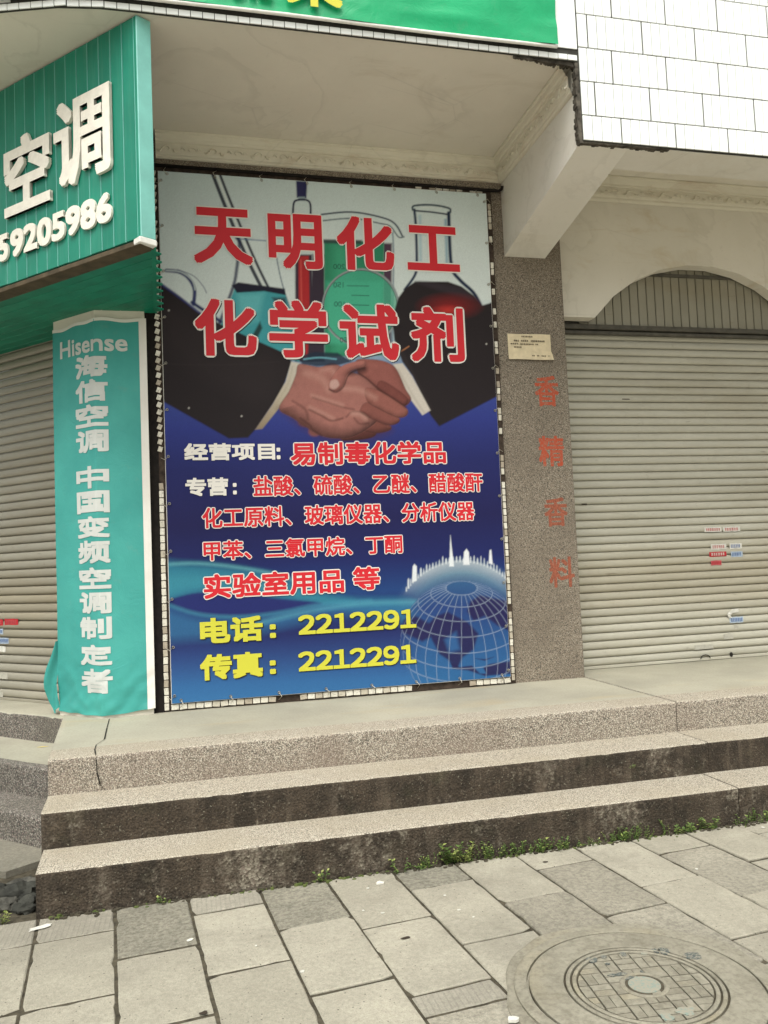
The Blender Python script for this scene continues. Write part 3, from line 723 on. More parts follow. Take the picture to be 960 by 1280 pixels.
# ================================================================== ROLLER SHUTTERS
def slat_mesh(L, h, name, mat):
    prof = [(.010, 0.), (-.002, .001), (-.010, .007), (-.0145, .018), (-.0150, h*.45), (-.0125, h*.72), (-.006, h*.885), (.003, h*.925), (.012, h*.93), (.012, h)]
    k = len(prof); vs = []; n_ = 10
    for i in range(n_+1):
        x = L*i/n_; vs += [(x, y, z) for y, z in prof]
    fs = [(i*k+j, (i+1)*k+j, (i+1)*k+j+1, i*k+j+1) for i in range(n_) for j in range(k-1)]
    mb = MB(); mb.add(vs, fs, 0, True); return mb.mesh(name, mat)
sh = thing('roller_shutter', (4.5, YS, Z3), 'closed grey roller shutter with pasted stickers under the arch', 'shutter')
PT = .0662; sm_ = slat_mesh(3.4, PT, 'slat', 'shutter')
for i in range(42): link('slat', sm_, sh, (2.93, YS+random.uniform(-.0012, .0012), Z3+.028+i*PT))
mb = MB(); mb.box(2.93, 6.33, YS-.016, YS+.012, Z3+.002, Z3+.027, bev=.004); mb.build('bottom_bar', 'shutter', sh)
mb = MB(); mb.box(2.922, 6.34, 6.0, 6.05, 3.356, 3.395, bev=.004); mb.box(2.922, 6.34, 6.02, 6.06, 3.318, 3.346, bev=.004); mb.build('head_rail', 'rail', sh)
mb = MB(); mb.box(2.922, 2.950, 6.03, 6.12, Z3+.001, 3.317, bev=.003); mb.build('guide_rail', 'shutter', sh)
kx, kz = PS.px(913.5, 818); mb = MB()
mb.prism([(kx+.014*math.cos(a*math.pi/6), kz+.02*math.sin(a*math.pi/6)) for a in range(12)], 0, .006, F=lambda x, y, z: (x, YS-.0165-z, y)); mb.build('keyhole', 'dark_rubber', sh)
hx, hz = PS.px(881, 823); mb = MB(); mb.tube([(hx+.045*math.cos(a*math.pi/10), YS-.022, hz+.03*math.sin(a*math.pi/10)) for a in range(11)], .004, 6); mb.build('handle', 'dark_rubber', sh)
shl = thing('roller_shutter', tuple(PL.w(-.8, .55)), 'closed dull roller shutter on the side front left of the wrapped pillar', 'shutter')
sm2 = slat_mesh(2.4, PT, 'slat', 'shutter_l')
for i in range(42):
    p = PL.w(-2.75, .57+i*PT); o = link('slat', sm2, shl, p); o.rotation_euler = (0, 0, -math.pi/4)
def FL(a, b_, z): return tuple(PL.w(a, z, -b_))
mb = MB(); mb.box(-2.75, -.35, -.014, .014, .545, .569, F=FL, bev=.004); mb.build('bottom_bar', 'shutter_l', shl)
mb = MB(); mb.box(-2.75, -.35, -.03, .03, .535, .5445, F=FL); mb.build('sill_strip', 'dark_rubber', shl)
for (xx, zz, ln) in ((2.935, 2.96, .07), (2.935, 2.78, .09), (3.55, 2.78, .07), (3.12, 1.9, .05)):
    mb = MB(); mb.box(xx+.03, xx+.03+ln, YS-.0165, YS-.015, zz, zz+.008); mb.build('scuff', 'ink', sh)

# ================================================================== ADVERTISING BANNER (printed picture as vertex colours, lettering as flat print)
BX0, BX1, BZ0, BZ1 = -.145, 2.294, .608, 4.300
ban = thing('advertising_banner', (1.07, YP, BZ0), 'large blue printed banner with handshake, flasks and red Chinese lettering', 'banner')
def sheet_off(a, z): return .0022*math.sin(a*2.3+1)*math.sin(z*1.9)+.0012*math.sin(a*5.1+z*3.3)
def PPw(a, z, off=0.): return (a, YP-off-sheet_off(a, z), z)

NXG, NZG = 420, 610
gx = np.linspace(BX0, BX1, NXG); gz = np.linspace(BZ0, BZ1, NZG)
GX, GZ = np.meshgrid(gx, gz)
PXg, PYg = project(GX, np.full_like(GX, YP), GZ)
IMG = np.zeros(GX.shape+(3,))
def spl(pts, closed=True, n=6):
    P = np.array(pts, float); m = len(P); out = []
    rngi = range(m) if closed else range(m-1)
    for i in rngi:
        if closed: p0, p1, p2, p3 = P[i-1], P[i], P[(i+1) % m], P[(i+2) % m]
        else: p0, p1, p2, p3 = P[max(i-1, 0)], P[i], P[i+1], P[min(i+2, m-1)]
        for t in np.arange(n)/n:
            out.append(.5*((2*p1)+(-p0+p2)*t+(2*p0-5*p1+4*p2-p3)*t*t+(-p0+3*p1-3*p2+p3)*t**3))
    if not closed: out.append(P[-1])
    return np.array(out)
def seg_dist(P, x, y, closed):
    d = np.full(x.shape, 1e9); inside = np.zeros(x.shape, bool); m = len(P)
    for i in range(m if closed else m-1):
        (ax, ay), (bx, by) = P[i], P[(i+1) % m]
        vx, vy = bx-ax, by-ay; L = vx*vx+vy*vy+1e-9
        t = np.clip(((x-ax)*vx+(y-ay)*vy)/L, 0, 1)
        d = np.minimum(d, (x-ax-t*vx)**2+(y-ay-t*vy)**2)
        if closed:
            c = ((ay > y) != (by > y)) & (x < (bx-ax)*(y-ay)/(by-ay+1e-12)+ax); inside ^= c
    return np.sqrt(d), inside
def _win(P, pad):
    x0, y0 = P.min(0)-pad; x1, y1 = P.max(0)+pad
    return np.nonzero((PXg > x0) & (PXg < x1) & (PYg > y0) & (PYg < y1))
def poly(pts, col, soft=.7, alpha=1., smooth=False, n=6):
    P = spl(pts, True, n) if smooth else np.array(pts, float)
    w_ = _win(P, soft*3+1); x, y = PXg[w_], PYg[w_]
    d, ins = seg_dist(P, x, y, True); sd_ = np.where(ins, -d, d); m = np.clip(.5-sd_/(2*soft), 0, 1)*alpha
    c = lin(col(x, y)) if callable(col) else lin(col)
    IMG[w_] = IMG[w_]*(1-m[:, None])+c*m[:, None]
def line(pts, col, width=1., soft=.6, alpha=1., smooth=True):
    P = spl(pts, False, 6) if smooth and len(pts) > 2 else np.array(pts, float)
    w_ = _win(P, width+soft*3+1); x, y = PXg[w_], PYg[w_]
    d, _ = seg_dist(P, x, y, False); m = np.clip(.5-(d-width/2)/(2*soft), 0, 1)*alpha
    IMG[w_] = IMG[w_]*(1-m[:, None])+lin(col)*m[:, None]
def ell(cx_, cy_, rx, ry, col, soft=1., alpha=1.):
    P = np.array([(cx_-rx, cy_-ry), (cx_+rx, cy_+ry)]); w_ = _win(P, soft*3+1); x, y = PXg[w_], PYg[w_]
    r = np.sqrt(((x-cx_)/rx)**2+((y-cy_)/ry)**2); m = np.clip(.5-(r-1)*min(rx, ry)/(2*soft), 0, 1)*alpha
    IMG[w_] = IMG[w_]*(1-m[:, None])+lin(col)*m[:, None]
def vgrad(stops, ys):
    p = [s[0] for s in stops]; return np.stack([np.interp(ys, p, [s[1][k] for s in stops]) for k in range(3)], -1)
# ground colours: pale grey above, deep blue below
sl = PYg+(PXg-420)*.04
IMG[:] = lin(vgrad([(200, (196, 214, 214)), (300, (218, 230, 226)), (380, (222, 232, 228)), (440, (160, 188, 202)), (490, (58, 76, 156)), (530, (46, 58, 140)), (580, (36, 42, 108)), (650, (32, 32, 88)), (700, (30, 40, 104)), (740, (28, 70, 134)), (790, (36, 46, 108)), (815, (42, 74, 138)), (850, (46, 112, 174)), (900, (56, 138, 196))], sl.ravel()).reshape(IMG.shape))
# light beams / swooshes low on the sheet
def z8(l): return [(200+x/4.174, 660+y/4.174) for x, y in l]
poly(z8([(-40, 190), (120, 182), (300, 195), (450, 215), (620, 250), (800, 330), (1000, 372), (1300, 380), (1300, 470), (1000, 420), (800, 400), (600, 360), (400, 335), (200, 335), (-40, 390)]), (30, 128, 156), 7, .85, True)
poly(z8([(-40, 250), (200, 235), (500, 270), (800, 350), (1000, 385), (700, 360), (400, 320), (150, 330), (-40, 370)]), (54, 160, 178), 8, .55, True)
poly(z8([(40, 378), (200, 338), (400, 342), (600, 368), (850, 396), (620, 442), (400, 462), (200, 448), (50, 402)]), (36, 44, 116), 1.6, .95, True)
line(z8([(40, 400), (200, 450), (400, 464), (620, 444), (850, 397), (1100, 380)]), (66, 168, 190), 3, 3, .6)
poly(z8([(-20, 420), (200, 470), (450, 480), (700, 440), (1000, 392), (1400, 400), (1400, 520), (1000, 450), (700, 500), (450, 560), (200, 580), (-20, 575)]), (44, 118, 168), 8, .7, True)
line(z8([(40, 190), (200, 185), (420, 208), (640, 252), (800, 330)]), (110, 200, 204), 2, 3, .7)
line(z8([(500, 500), (800, 430), (1100, 392), (1400, 388)]), (90, 186, 204), 3, 4, .6)
# ---- laboratory glass
lt = (214, 224, 218); dk = (36, 46, 84)
for o1 in (0, 9):
    line([(262+o1, 208), (283+o1, 262), (312+o1, 330), (340+o1*.9, 384)], (44, 46, 62), 3.2 if o1 else 4.2, .8, .95)
line([(267, 208), (288, 262), (317, 330), (344, 384)], (226, 230, 224), 2.2, .7, .8)
poly([(370, 226), (384, 227), (383, 248), (371, 247)], (46, 46, 92), 1.); poly([(373, 246), (381, 246), (381, 251), (373, 251)], (150, 170, 176), 1.)
line([(366, 276), (367, 255), (372, 250), (383, 250), (388, 256), (388, 276)], (34, 36, 66), 2.4, .7)
poly([(369, 318), (390, 318), (392, 452), (369, 452)], (64, 46, 62), 1.2); poly([(373, 320), (386, 320), (388, 450), (374, 450)], (188, 30, 34), 1.); line([(376, 325), (378, 440)], (226, 84, 74), 1.8, 1, .7)
# conical flask with teal liquid
line([(296, 298), (299, 305), (296, 335), (291, 360), (272, 410)], dk, 4, 1.2, .85); line([(345, 318), (352, 352), (364, 390), (380, 430)], (70, 96, 116), 1.6, .8, .8)
line([(300, 299), (332, 301)], (90, 120, 160), 1.4, .8, .8)
poly([(293, 361), (355, 363), (364, 390), (378, 440), (374, 452), (330, 440), (275, 408)], (52, 162, 170), 1.2); poly([(296, 366), (330, 366), (322, 400), (300, 408)], (108, 204, 206), 5, .6)
poly([(290, 357), (298, 353), (356, 361), (357, 369), (330, 364), (296, 366)], (32, 30, 50), 1.)
poly([(340, 372), (357, 372), (362, 398), (352, 392)], (46, 40, 56), 2, .85)
# retort at the left
line([(208, 338), (224, 340), (236, 348), (243, 362), (242, 380)], (54, 62, 110), 4.5, 1); line([(208, 338), (226, 340), (240, 350), (244, 362)], (196, 208, 206), 2, .8, .9)
line([(222, 337), (242, 345), (254, 358), (258, 366)], (90, 100, 130), 1.2, .7, .8); line([(240, 378), (252, 386), (276, 402)], (36, 46, 96), 4, 1.2)
# beaker with green liquid and reading glass
line([(402, 268), (440, 265), (478, 272), (494, 280), (503, 295)], (52, 66, 84), 2., .8); line([(402, 276), (440, 273), (474, 279), (488, 283), (498, 296), (505, 296)], (90, 108, 116), 1.6, .8)
line([(491, 290), (492, 330), (490, 430)], (96, 120, 140), 1.8, .9, .8)
poly([(391, 318), (406, 318), (406, 452), (384, 452)], (58, 46, 60), 1.5); poly([(479, 304), (490, 304), (489, 430), (479, 430)], (84, 58, 78), 1.5)
poly([(405, 300), (480, 302), (479, 444), (406, 446)], (34, 140, 100), 1.2); poly([(416, 305), (440, 305), (440, 440), (418, 440)], (52, 172, 128), 7, .8)
poly([(400, 299), (452, 300), (452, 305), (400, 304)], (50, 60, 66), 1.2, .85)
ell(451, 384, 47, 47, (60, 184, 146), 1.2, .75); poly([(408, 352), (478, 352), (478, 430), (410, 430)], (62, 190, 150), 3, .7)
for yy, a in ((357, 1), (369, .6), (381, 1), (393, .6)): line([(434 if a == 1 else 440, yy), (461, yy+.6)], (26, 74, 70), 1., .5, .8, False)
th = np.linspace(0, 2*math.pi, 50); line([(451+47.5*math.cos(t), 384+47.5*math.sin(t)) for t in th], (150, 158, 158), 2.6, .7, 1, False); line([(450.5+46*math.cos(t), 384+46*math.sin(t)) for t in th], (70, 78, 84), 1., .5, .8, False)
def seven(x, y, s_):                  # tiny mirrored scale numbers
    for k, ch in enumerate(s_):
        cx_ = x+k*5
        if ch == '0':
            line([(cx_+1.9*math.cos(t), y+2.8*math.sin(t)) for t in np.linspace(0, 6.3, 12)], (22, 60, 58), .9, .45, .85, False)
        elif ch == '1': line([(cx_, y-2.8), (cx_, y+2.8)], (22, 60, 58), .9, .45, .85)
        elif ch == '2': line([(cx_+1.9, y-1.6), (cx_, y-2.8), (cx_-1.8, y-1.4), (cx_+1.8, y+2.6), (cx_-1.8, y+2.7)], (22, 60, 58), .9, .45, .85, False)
        elif ch == '5': line([(cx_-1.8, y-2.7), (cx_+1.6, y-2.7), (cx_+1.8, y-.4), (cx_-1.2, y), (cx_-1.6, y+2), (cx_+1.6, y+2.7)], (22, 60, 58), .9, .45, .85, False)
seven(419, 333, '002'); seven(419, 356, '051'); seven(420, 380, '001'); seven(427, 425, '05')
# brown bottle
line([(518, 262), (520, 285), (521, 330), (518, 345), (506, 362)], (40, 56, 84), 3.2, 1.); line([(561, 266), (562, 300), (565, 335), (575, 350), (592, 366), (602, 384)], (28, 44, 74), 4.2, 1.1)
line([(525, 270), (526, 330)], (150, 190, 206), 3, 1.6, .7); line([(557, 275), (559, 335)], (110, 160, 184), 3, 1.6, .8)
line([(516, 262), (518, 257), (540, 256), (561, 260), (563, 265)], (60, 78, 90), 2.4, .8); line([(518, 263), (540, 265), (561, 268)], (40, 54, 70), 2., .7); line([(527, 259), (552, 260)], (224, 232, 226), 1.6, .8, .8)
SU = (40, 32, 34)
poly([(519, 352), (560, 352), (577, 358), (593, 370), (602, 382), (612, 379), (640, 366), (640, 486), (549, 533), (538, 519), (516, 470), (503, 452), (493, 425), (490, 398), (498, 372), (507, 360)], SU, 1.1)
poly([(519, 352), (545, 354), (576, 360), (594, 374), (580, 372), (540, 360)], (60, 50, 58), 2.5, .7, True)
ell(562, 383, 24, 10, (150, 22, 22), 9, .85); ell(560, 388, 12, 4, (222, 50, 38), 4, .8)
line([(500, 440), (511, 433)], (190, 120, 70), 1.4, .8, .9)
poly([(493, 428), (498, 440), (503, 452), (515, 470), (536, 513), (541, 512), (512, 455), (500, 432)], (54, 46, 46), 1.5, .5)
# left sleeve
poly([(195, 350), (225, 371), (247, 389), (275, 405), (310, 421), (355, 441), (365, 452), (353, 487), (321, 535), (310, 547), (286, 548), (195, 497)], SU, 1.1)
line([(196, 351), (225, 372), (250, 391)], (52, 58, 130), 3, 1.2, .8)
poly([(210, 372), (240, 398), (300, 430), (345, 452), (330, 500), (250, 470), (205, 420)], (50, 41, 42), 12, .6, True)
line([(204, 455), (280, 456), (350, 452)], (58, 50, 50), 1., .8, .5)
poly([(300, 432), (312, 424), (316, 418), (325, 402), (328, 410), (318, 430), (308, 436)], (32, 48, 44), 1.5, .9)
# cuffs
poly([(364, 452), (375, 454), (370, 476), (353, 505), (328, 536), (319, 537), (341, 505), (357, 477)], lambda x, y: vgrad([(450, (212, 202, 186)), (495, (196, 182, 158)), (537, (150, 132, 104))], y), 1.)
poly([(491, 455), (503, 454), (515, 470), (538, 513), (528, 519), (510, 495), (498, 470)], (214, 204, 190), 1.); line([(498, 462), (512, 488), (530, 516)], (178, 166, 150), 2, 1.6, .6)
line([(366, 458), (358, 484), (338, 514)], (170, 158, 136), 1.6, 1.5, .5)
# ---- the clasped hands
def zh(l): return [(330+x/4.174, 440+y/4.174) for x, y in l]
H0 = zh([(185, 62), (240, 78), (300, 76), (360, 48), (420, 24), (520, 26), (600, 42), (670, 66), (716, 140), (768, 250), (722, 285), (748, 302), (745, 335), (700, 372), (655, 412), (560, 448), (420, 462), (310, 446), (262, 440), (235, 408), (190, 385), (180, 352), (130, 330), (75, 296), (130, 205), (165, 120)])
def vol(pts, base, wd=10., ld=(-.35, -.85), lit=.42, rim=.42, soft=.9, amb=1.):
    """a rounded, lit flesh shape inside the printed photograph"""
    P = spl(zh(pts), True, 5); w_ = _win(P, 4); x, y = PXg[w_], PYg[w_]
    d, ins = seg_dist(P, x, y, True); m = np.clip(.5-np.where(ins, -d, d)/(2*soft), 0, 1)
    e = .6; gx_ = seg_dist(P, x+e, y, True)[0]-seg_dist(P, x-e, y, True)[0]; gy_ = seg_dist(P, x, y+e, True)[0]-seg_dist(P, x, y-e, True)[0]
    k = np.clip(d/wd, 0, 1); edge = (1-k)**1.5
    sh_ = amb*(rim+(1-rim)*np.sqrt(k*(2-k)))+lit*edge*(-(gx_*ld[0]+gy_*ld[1]))/(2*e)
    nz_ = np.array([vnoise(a*.13, b_*.13)*.10+vnoise(a*.5, b_*.5)*.05 for a, b_ in zip(x, y)])
    c = lin(base)*np.clip(sh_+nz_, .12, 1.5)[:, None]
    IMG[w_] = IMG[w_]*(1-m[:, None])+c*m[:, None]
ell(*zh([(212, 368)])[0], 8, 5.5, (112, 62, 54), 1.5, .95); ell(*zh([(264, 415)])[0], 7.5, 6, (150, 88, 78), 1.5, .95)
vol([(480, 45), (560, 38), (640, 52), (692, 90), (738, 190), (768, 248), (722, 285), (640, 240), (560, 180), (500, 130)], (156, 90, 80), 13)
vol([(610, 150), (680, 185), (752, 245), (724, 282), (640, 240), (590, 190)], (128, 68, 60), 8, rim=.4)
vol([(440, 380), (520, 385), (585, 420), (560, 448), (470, 462), (400, 455)], (106, 55, 48), 8)
vol([(500, 330), (590, 352), (662, 388), (645, 414), (570, 424), (490, 395)], (130, 73, 63), 8)
vol([(185, 62), (290, 78), (360, 56), (440, 100), (500, 118), (560, 162), (606, 215), (622, 262), (606, 335), (560, 388), (470, 440), (390, 452), (305, 440), (225, 396), (150, 345), (78, 296), (130, 205), (165, 120)], (172, 110, 99), 24, rim=.40)
vol([(540, 262), (640, 308), (706, 346), (694, 374), (640, 382), (550, 345), (500, 310)], (143, 82, 72), 8)
vol([(530, 190), (600, 202), (680, 248), (740, 290), (752, 314), (736, 338), (690, 342), (610, 305), (540, 262)], (158, 94, 82), 8)
for pts, wd, al in (([(255, 238), (330, 262), (410, 288), (470, 300)], 1.6, .55), ([(235, 300), (300, 332), (350, 358), (410, 346)], 1.8, .75), ([(430, 338), (462, 312), (520, 318), (545, 345)], 1.6, .6), ([(150, 255), (215, 300), (230, 350)], 3, .45), ([(470, 345), (500, 375), (545, 372)], 1.6, .6), ([(490, 110), (540, 142), (600, 194), (680, 246), (740, 288)], 1.6, .9), ([(190, 345), (240, 382), (252, 402), (300, 436)], 1.6, .8)):
    line(zh(pts), (70, 36, 30), wd, 1.5, al)
for pts, wd, al in (([(250, 226), (330, 250), (410, 276)], 2.4, .4), ([(240, 288), (310, 320), (362, 346)], 2.2, .4), ([(420, 190), (500, 200), (580, 240)], 6, .3), ([(462, 322), (500, 326), (530, 348)], 4, .5), ([(220, 110), (300, 140), (340, 200)], 8, .25), ([(370, 120), (350, 90), (300, 95)], 5, .3)):
    line(zh(pts), (222, 170, 152), wd, 3, al)
poly(zh([(80, 296), (190, 335), (300, 395), (420, 425), (540, 415), (640, 392), (660, 412), (560, 450), (420, 464), (300, 446), (190, 386), (130, 335)]), (82, 44, 38), 7, .6, True)
poly(zh([(436, 84), (520, 66), (534, 100), (490, 112), (440, 120)]), (74, 40, 36), 3, .85, True)
vol([(430, 62), (520, 44), (528, 78), (470, 92), (432, 122), (412, 180), (374, 208), (338, 190), (350, 140), (386, 90)], (172, 105, 94), 8, rim=.6)
line(zh([(526, 82), (470, 98), (436, 128), (414, 182), (376, 210), (340, 196)]), (58, 28, 26), 1.4, 1., .9)
poly(zh([(348, 152), (378, 144), (392, 172), (368, 194), (344, 184)]), (214, 174, 162), 1.2, .75, True)
# blue glass foot peeking over the hands
poly([(371, 446), (393, 440), (422, 441), (440, 452), (425, 456), (396, 458), (378, 455)], (30, 46, 66), 1.2, .9); line([(380, 449), (400, 447), (420, 449)], (110, 184, 200), 1.8, 1, .9)
# ---- globe with grid, halo and skyline
def zg(x, y): return (480+x/5.333, 660+y/5.333)
gcx, gcy, gr = 577., 802., 77.
hm = np.clip(1-np.abs(np.hypot(PXg-578, PYg-786)-70)/22, 0, 1)*np.clip((760-PYg)/45, 0, 1)
IMG[:] = IMG*(1-hm[..., None]*.45)+lin((150, 200, 210))*hm[..., None]*.45
rr = np.hypot(PXg-577, PYg-783); m = np.clip((84-rr)/3, 0, 1)*np.clip((745-PYg)/50, 0, .6)*np.clip((rr-66)/18, 0, 1)
IMG[:] = IMG*(1-m[..., None])+lin((226, 236, 236))*m[..., None]
random.seed(5)
for i in range(38):
    t = -2.55+i*.045*1.18
    if t > -.55: break
    bx_, by_ = 577+83*math.cos(t), 783+83*math.sin(t)
    h = random.choice([1, 3, 5, 7, 2, 4, 9])*(.6+.5*random.random()); w2 = random.choice([.45, .65, 1.])
    poly([(bx_-w2, by_+2.5), (bx_-w2, by_-h), (bx_, by_-h-2), (bx_+w2, by_-h), (bx_+w2, by_+2.5)], (232, 238, 240), .8, .92)
poly([(561.5, 708), (563, 669), (565, 688), (567.5, 708)], (240, 244, 246), .8); poly([(579, 706), (580, 690), (583, 686), (586, 690), (587, 706)], (240, 242, 244), .8); poly([(515, 728), (516, 708), (518, 705), (521, 708), (521, 726)], (236, 240, 242), .8); poly([(611, 704), (612, 688), (614, 687), (616, 706)], (240, 242, 244), .8)
dx, dy = (PXg-gcx)/gr, (gcy-PYg)/gr; r2 = dx*dx+dy*dy; ins = r2 < 1
dz = np.sqrt(np.clip(1-r2, 0, 1)); tl = math.radians(26)
py_ = dy*math.cos(tl)+dz*math.sin(tl); pz_ = -dy*math.sin(tl)+dz*math.cos(tl)      # pole tips towards the viewer
lat = np.degrees(np.arcsin(np.clip(py_, -1, 1))); lon = np.degrees(np.arctan2(dx, pz_))
base = lin(vgrad([(720, (50, 104, 150)), (760, (38, 70, 134)), (800, (36, 92, 152)), (850, (40, 110, 168))], PYg.ravel())).reshape(IMG.shape)
am = np.clip((1-np.sqrt(r2))*gr/1.5, 0, 1)*np.clip((PXg-492)/40, .3, .97); IMG[:] = IMG*(1-am[..., None])+base*am[..., None]
land = (40, 32, 84)
for pts, s_ in (([(588, 752), (600, 744), (618, 748), (640, 752), (640, 790), (622, 782), (606, 770), (592, 776), (584, 764)], 1.6), ([(545, 770), (560, 765), (585, 778), (598, 792), (592, 812), (578, 822), (572, 836), (562, 826), (550, 818), (540, 800), (536, 780)], 1.6), ([(505, 775), (520, 770), (538, 780), (540, 796), (528, 802), (515, 796), (502, 790)], 2.), ([(562, 826), (574, 834), (590, 832), (600, 842), (608, 842), (604, 835), (612, 830), (640, 826), (640, 842), (606, 845), (585, 838), (566, 836)], 1.), ([(594, 823), (606, 824), (618, 821), (606, 826)], .8)):
    poly(pts, land, s_, .92)
poly([(556, 800), (570, 790), (575, 812), (562, 816)], (44, 108, 170), 3, .8)
gl = np.gradient(lat, axis=1)**2+np.gradient(lat, axis=0)**2; go = np.gradient(lon, axis=1)**2+np.gradient(lon, axis=0)**2
def grid(val, step, g2, wd): return np.clip(wd-np.abs((val+step/2) % step-step/2)/np.sqrt(g2+1e-9)*.98, 0, 1)
mk = np.maximum(grid(lat, 15, gl, .95), grid(lon, 12, go, .85)*(lat < 76))*(ins & (r2 < .985))*np.clip((np.sqrt(1-np.clip(r2, 0, 1)))*3, .35, 1)*np.where(PXg < 515, .5, .62)
IMG[:] = IMG*(1-mk[..., None])+lin((170, 186, 208))*mk[..., None]
# small pinholes and a faint welded seam
for (x, y) in ((211, 388), (302, 520), (236, 510), (608, 430), (540, 300), (292, 208)): ell(x, y, 1.1, 1.1, (210, 205, 195), .6, .8)
lum = (IMG@np.array([.25, .6, .15]))[..., None]; IMG = (IMG*.90+lum*.10)*vgrad([(200, (.9,)*3), (420, (.88,)*3), (560, (.78,)*3), (880, (.70,)*3)], PYg.ravel()).reshape(IMG.shape)     # faded inks; darkened downwards to offset stronger light on the lower sheet
IMG *= (1+.03*rng.standard_normal(GX.shape)[..., None])
IMG = np.clip(IMG, 0, 1)
me = bpy.data.meshes.new('printed_sheet'); nv = NXG*NZG
co = np.empty((nv, 3)); co[:, 0] = GX.ravel(); co[:, 2] = GZ.ravel()
co[:, 1] = YP-(.0022*np.sin(GX*2.3+1)*np.sin(GZ*1.9)+.0012*np.sin(GX*5.1+GZ*3.3)).ravel()
co -= np.array(ROOT[ban.name])
ii = (np.arange(NZG-1)[:, None]*NXG+np.arange(NXG-1)[None, :]).ravel()
fa = np.stack([ii, ii+1, ii+NXG+1, ii+NXG], -1)
me.vertices.add(nv); me.vertices.foreach_set('co', co.ravel()); me.loops.add(fa.size); me.loops.foreach_set('vertex_index', fa.ravel().astype(np.int32))
me.polygons.add(len(fa)); me.polygons.foreach_set('loop_start', np.arange(len(fa), dtype=np.int32)*4); me.update(calc_edges=True)
me.polygons.foreach_set('use_smooth', [True]*len(fa))
at_ = me.color_attributes.new('print', 'FLOAT_COLOR', 'POINT'); cc = np.ones((nv, 4), np.float32); cc[:, :3] = IMG.reshape(-1, 3); at_.data.foreach_set('color', cc.ravel())
t = NT('banner_print', .6, .18); an = t.n('VertexColor', layer_name='print'); t.color(an.outputs['Color']); t.bump(t.noise(240, 2), .04, .002); me.materials.append(t.m)
link('printed_sheet', me, ban)
mb = MB(); mb.box(BX0-.004, BX1+.004, YP+.006, YP+.012, BZ0-.004, BZ1+.004); mb.build('backing', 'cloth_white', ban)

def pbox(x0, y0, x1, y1): return PP.box(x0, y0, x1, y1)
def z5(x0, y0, x1, y1): return pbox(200+x0/2.182, 200+y0/2.182, 200+x1/2.182, 200+y1/2.182)
def z6(x0, y0, x1, y1): return pbox(200+x0/2.087, 530+y0/2.087, 200+x1/2.087, 530+y1/2.087)
def printed(txt, box, rad, fill, edge=None, ew=.0, shadow=0., adv=None):
    text_part('printed_character', txt, PPw, box, rad, fill, ban, .0062, outline=(edge, ew, .0048) if edge else None, shadow=('p_dark', shadow, .0035) if shadow else None, adv=adv)
for ch, bx_ in (('天', (91, 133, 252, 285)), ('明', (295, 148, 442, 298)), ('化', (482, 156, 637, 302)), ('工', (673, 181, 815, 303))):
    printed(ch, z5(*bx_), .0125, 'p_red', 'p_white', .010)
for ch, bx_ in (('化', (95, 380, 263, 535)), ('学', (297, 384, 457, 540)), ('试', (490, 394, 650, 546)), ('剂', (683, 402, 828, 551))):
    printed(ch, z5(*bx_), .0125, 'p_red', 'p_white', .013, .006)
printed('经营项目', z6(63, 50, 300, 95), .005, 'p_white')
printed('：', z6(304, 62, 314, 92), .006, 'p_white')
printed('易制毒化学品', z6(340, 46, 745, 106), .0052, 'p_red', 'p_white', .008)
printed('专营', z6(66, 140, 178, 188), .005, 'p_white'); printed('：', z6(190, 154, 200, 184), .006, 'p_white')
printed('盐酸、硫酸、乙醚、醋酸酐', z6(243, 131, 841, 183), .0032, 'p_red', 'p_white', .0065)
printed('化工原料、玻璃仪器、分析仪器', z6(110, 210, 820, 262), .0032, 'p_red', 'p_white', .0065)
printed('甲苯、三氯甲烷、丁酮', z6(113, 297, 632, 347), .0032, 'p_red', 'p_white', .0065)
printed('实验室用品', z6(114, 385, 480, 448), .0052, 'p_red', 'p_white', .008); printed('等', z6(503, 372, 573, 433), .0052, 'p_red', 'p_white', .008)
for y0, s_ in ((0, '电话'), (94, '传真')):
    printed(s_, z6(104, 503+y0, 268, 570+y0), .008, 'p_yellow', None, .0, .006); printed('：', z6(286, 522+y0, 302, 558+y0), .009, 'p_yellow', None, 0, .006)
    printed('２２１２２９１', z6(360, 493+y0-3, 668, 544+y0-3), .006, 'p_yellow', None, 0, .005, .60)
# grommets with their ties
gm = MB(); gm.tube([(.008*math.cos(a*math.pi/5), 0, .008*math.sin(a*math.pi/5)) for a in range(11)], .0026, 4); gmesh = gm.mesh('grommet', 'tin')
tm_ = MB(); tm_.tube([(0, 0, 0), (.5, -.004, .02), (1, .008, 0)], .0022, 4); tmesh = tm_.mesh('tie', 'string')
sp_ = []
for k in range(12): sp_ += [(BX0+.018, BZ0+.05+k*.325, -1, 0), (BX1-.018, BZ0+.05+k*.325, 1, 0)]
for k in range(8): sp_ += [(BX0+.06+k*.33, BZ0+.018, 0, -1), (BX0+.06+k*.33, BZ1-.018, 0, 1)]
for (x, z, sx, sz) in sp_:
    link('grommet', gmesh, ban, (x, YP-.006, z)); o = link('tie', tmesh, ban, (x, YP-.008, z))
    o.scale = (.05, 1, 1); o.rotation_euler = (0, {(-1, 0): math.pi, (1, 0): 0, (0, -1): math.pi/2, (0, 1): -math.pi/2}[(sx, sz)]+random.uniform(-.25, .25), 0)

